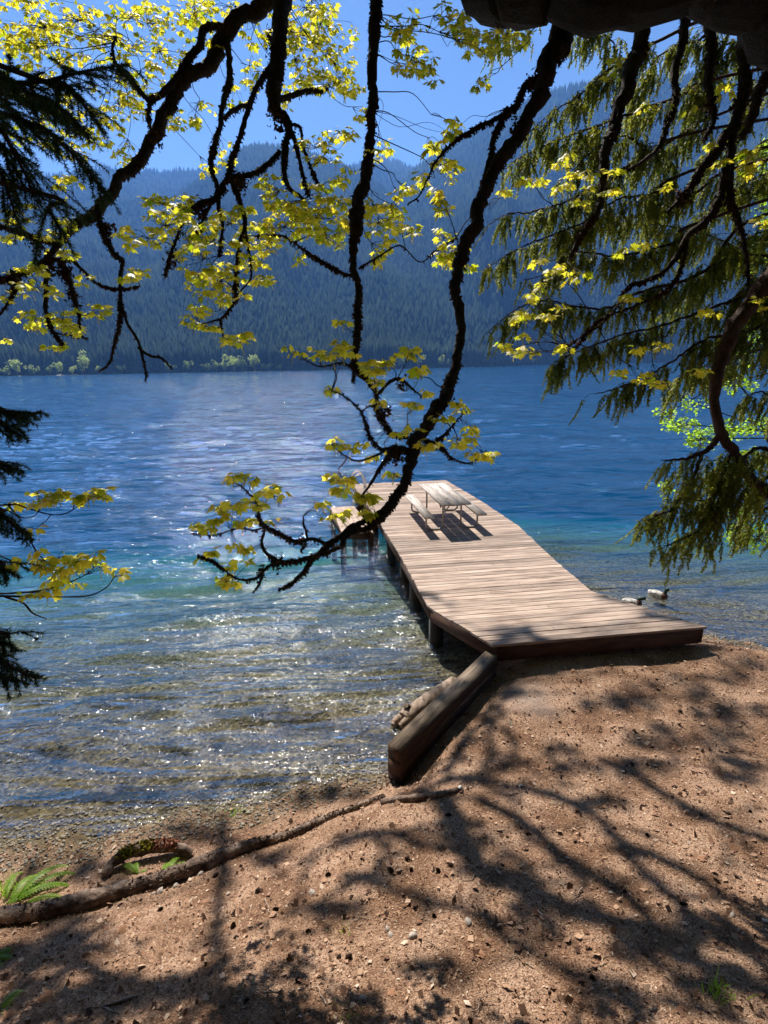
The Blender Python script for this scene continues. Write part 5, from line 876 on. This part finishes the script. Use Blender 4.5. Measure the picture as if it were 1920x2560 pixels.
# countable small things: cones, stones, twigs, fallen leaves
def cone_mesh():
    m_ = MB(); 
    for k in range(11):
        f = k/10; r_ = .021*math.sin(math.pi*(.12+.82*f))+.003; z = (f-.5)*.055
        for j in range(8):
            a = j*math.pi/4+k*.4; o = np.array([math.cos(a), math.sin(a), 0]); s_ = np.array([-math.sin(a), math.cos(a), 0]); zz = np.array([0, 0, 1.])
            m_.add([o*r_*.3+zz*z, o*r_*.9+s_*.007+zz*(z+.004), o*r_*1.25+zz*(z+.011), o*r_*.9-s_*.007+zz*(z+.004)], [[0, 1, 2, 3]])
    tube(m_, [(0, 0, -.03), (0, 0, 0), (0, 0, .03)], [.008, .014, .006], 8); return m_
M['cone'] = noisemat('cone_brown', [(.3, (.02, .011, .008)), (.7, (.09, .05, .035))], 40, .9, bump=0)
REL = 'left edge,left,centre left,centre,centre right,right,right edge'.split(',')
def where(x, y):
    h = 'bottom edge' if y > 2480 else 'lower bank' if y > 2300 else 'middle of the bank' if y > 2130 else 'upper bank'
    return h
CN = [(745, 2455), (720, 2400), (770, 2330), (400, 2276), (540, 2190), (690, 2278), (848, 2394), (870, 2397), (615, 2505), (820, 2190), (590, 2345), (583, 2320), (645, 2230), (1020, 2150), (1028, 2178), (980, 2182), (1095, 2178), (1126, 2165), (1256, 2164), (1322, 2088), (1535, 2072), (1618, 2090), (1820, 2036), (1875, 2030), (1900, 2056), (1480, 2445), (1710, 2262), (1560, 2230), (1120, 2040), (1085, 2292)]
UNI = ['beside a bark chip', 'in full sun']
def objs(pts, name, base, mb, mt, cat, group, adj, smin, smax, flatrot=False, lift=.012):
    root = None
    order = sorted(range(len(pts)), key=lambda i: pts[i][0])
    for rank, i in enumerate(order):
        x, y = pts[i]; g = onground(x, y); sc = R.uniform(smin, smax); rot = (R.uniform(1.2, 1.9) if not flatrot else R.normal()*.15, R.normal()*.3 if not flatrot else R.normal()*.15, R.uniform(0, 6.28))
        lab = f'{adj}, {fl[rank] if rank < len(fl) else ["twenty-seventh", "twenty-eighth", "twenty-ninth", "thirtieth", "thirty-first", "thirty-second", "thirty-third", "thirty-fourth", "thirty-fifth", "thirty-sixth"][rank-26]} from the left, on the {where(x, y)}'
        if root is None: root = mb.build(name, mt); o = root
        else: o = root.copy(); scene.collection.objects.link(o)
        o.location = g+np.array([0, 0, lift*sc]); o.rotation_euler = rot; o.scale = (sc, sc, sc); tag(o, lab, cat, group)
objs(CN, 'fir_cone', '', cone_mesh(), M['cone'], 'cone', 'dark cones lying on the bank', 'small dark fallen cone', .5, .95)
def stone_mesh(seed):
    g = np.random.default_rng(seed); m_ = MB(); V0 = []
    blob(m_, (0, 0, 0), (.05, .038, .03), 12, 8, f=lambda V: V*(1+.16*np.sin(V[:, :1]*3+seed)+.12*np.sin(V[:, 1:2]*4.1+1)+.1*np.sign(V[:, 2:3])*np.sin(V[:, :1]*5)), a=.75); return m_
M['stone'] = noisemat('pale_stone', [(.3, (.2, .16, .13)), (.7, (.52, .45, .39))], 18, .85, bump=.4)
objs([(500, 2187), (440, 2215), (385, 2236), (400, 2230), (905, 2498), (968, 2322), (976, 2338), (1830, 2290), (1170, 2305), (780, 2233), (1030, 2342)], 'stone', '', stone_mesh(3), M['stone'], 'stone', 'pale stones on the bank', 'small pale stone', .45, .8, True, .008)
def twig_mesh(seed):
    g = np.random.default_rng(seed); m_ = MB(); x = np.linspace(-.11, .11, 7); p = np.stack([x, g.normal(size=7)*.008, g.normal(size=7)*.003+.004], -1); tube(m_, catmull(p, 3), np.linspace(.0045, .002, 19), 6, .1); return m_
M['twig'] = noisemat('pale_twig', [(.3, (.16, .10, .07)), (.7, (.5, .38, .28))], 20, .9, bump=0)
objs([(870, 2330), (900, 2300), (480, 2370), (310, 2390), (425, 2330), (680, 2280), (1190, 2195), (1250, 2235), (1460, 1990), (1400, 2010), (1500, 2410), (1680, 2345), (1880, 2195), (1190, 2520), (790, 2480), (640, 2490), (1120, 1870), (1440, 2070), (1100, 2370), (1440, 2250), (380, 2110), (700, 2010), (1290, 2400), (1640, 2560), (560, 2215), (940, 2250), (1350, 2200), (1760, 2200), (1850, 2380), (1560, 2320)], 'twig', '', twig_mesh(2), M['twig'], 'twig', 'dry twigs lying on the bank', 'thin dry twig', .6, 1.3, True, .01)
lm_ = MB(); lm_.add(LO*.1, LF, .5)
lv = lm_; M['deadleaf'] = noisemat('dead_leaf', [(.3, (.14, .06, .03)), (.7, (.42, .23, .13))], 9, .9, bump=.3)
objs([(60, 2465), (130, 2495), (20, 2548), (300, 2335), (270, 2322), (330, 2290), (570, 2318), (345, 2260), (1730, 2140), (1760, 2155), (1690, 2110), (1840, 2130), (1540, 2185), (1440, 2200), (1050, 2312), (1200, 2395), (700, 2540), (720, 2545), (975, 2490), (1340, 2290), (1750, 2245), (520, 2260)], 'fallen_leaf', '', lv, M['deadleaf'], 'leaf', 'dead maple leaves on the bank', 'dry brown fallen leaf', .5, .95, True, .02)
# pale broken branch on the left ground
db = thing('dead_branch', 'bleached grey broken branch lying on the ground near the bottom left', 'branch'); Q, r_ = onlog([(230, 2520, 2), (270, 2512, 5), (310, 2500, 8), (350, 2488, 3)], .8); m_ = MB(); ragged(m_, Q, r_, 8, .15); m_.build('wood', M['drift'], db, True)
m_ = MB(); Q, r_ = onlog([(255, 2515, 3), (280, 2528, 3), (300, 2530, 1.5)], .8); ragged(m_, Q, r_, 6, .1); m_.build('side_twig', M['drift'], db, True)

# ---- trees standing on the slope behind the camera; their crowns keep the bank in forest shade
M['backleaf'] = leafmat('forest_crown', (.02, .04, .012), (.07, .11, .03), ((.05, .09, .01), (.15, .22, .03)), .3, .1)
def back_tree(x, y, h, w_, seed, label):
    g = np.random.default_rng(seed); z0 = float(gz(x, y)); t = thing('forest_tree', label, 'tree', (x, y, z0), 0, 'tall trees on the slope behind the viewpoint'); m_ = MB(); tube(m_, catmull([(0, 0, -.3), (.1, 0, h*.4), (0, .1, h)], 6), np.linspace(.32, .05, 13), 10, .05); m_.build('trunk', M['cedarbark'], t, True)
    n = 5200; f = g.random(n)**.8; z = h*(.22+.78*f); r = w_*(1.05-f)*np.sqrt(g.random(n))*(1+.3*np.sin(f*40)); a = g.uniform(0, 6.28, n); p = np.stack([r*np.cos(a), r*np.sin(a), z-.15*r], -1); V = p[:, None]+g.normal(size=(n, 3, 3))*np.array([.30, .30, .13]); m_ = MB(); m_.add(V.reshape(-1, 3), np.arange(n*3).reshape(-1, 3), np.repeat(g.random(n), 3)); m_.build('crown', M['backleaf'], t)
for k, (x, y, h, w_, l) in enumerate([(-6.5, -2.5, 17, 4.5, 'nearest forest tree behind the left end of the long log'), (-1.5, -6.5, 19, 5, 'tall forest tree straight behind the viewpoint'), (5.5, -4.5, 18, 5, 'forest tree behind the maple trunk'), (11, -1, 17, 4.5, 'forest tree on the right behind the cedar'), (-11.5, -6, 20, 5, 'forest tree farthest left behind the viewpoint'), (2, -12, 22, 6, 'tallest forest tree at the back of the slope'), (-6, -12, 21, 6, 'forest tree at the back left of the slope'), (10.5, -9, 20, 6, 'forest tree at the back right of the slope'), (-10.5, 1.0, 15, 3.2, 'low forest tree beyond the near fir on the left')]): back_tree(x, y, h, w_, 300+k, l)

# ---- unseen leaf layer added to the maple, over the viewpoint, to block sky light
n = 52000; z = R.uniform(9, 15, n); yy = R.uniform(-8, 11, n); xx = R.uniform(-9, 10, n); k = (yy < np.minimum((z-4.8)/.66, .8*z+.2)) & (noise2(xx, yy, 77, 2, .9) > -.75) & (yy < (z-4.8)/.66-.15*np.abs(xx)*0)
p = np.stack([xx, yy, z], -1)[k]; n = len(p); V = p[:, None]+(np.array([(-.5, 0, 0), (0, -.5, .05), (.5, 0, 0), (0, .5, -.1)])[None]+R.normal(size=(n, 4, 3))*np.array([.12, .12, .18]))*.26
m_ = MB(); m_.add(V.reshape(-1, 3), np.arange(n*4).reshape(-1, 4), np.repeat(np.clip(R.normal(size=n)*.25+.3, 0, 1), 4)); tag(m_.build('crown', M['maplegreen'], maple))
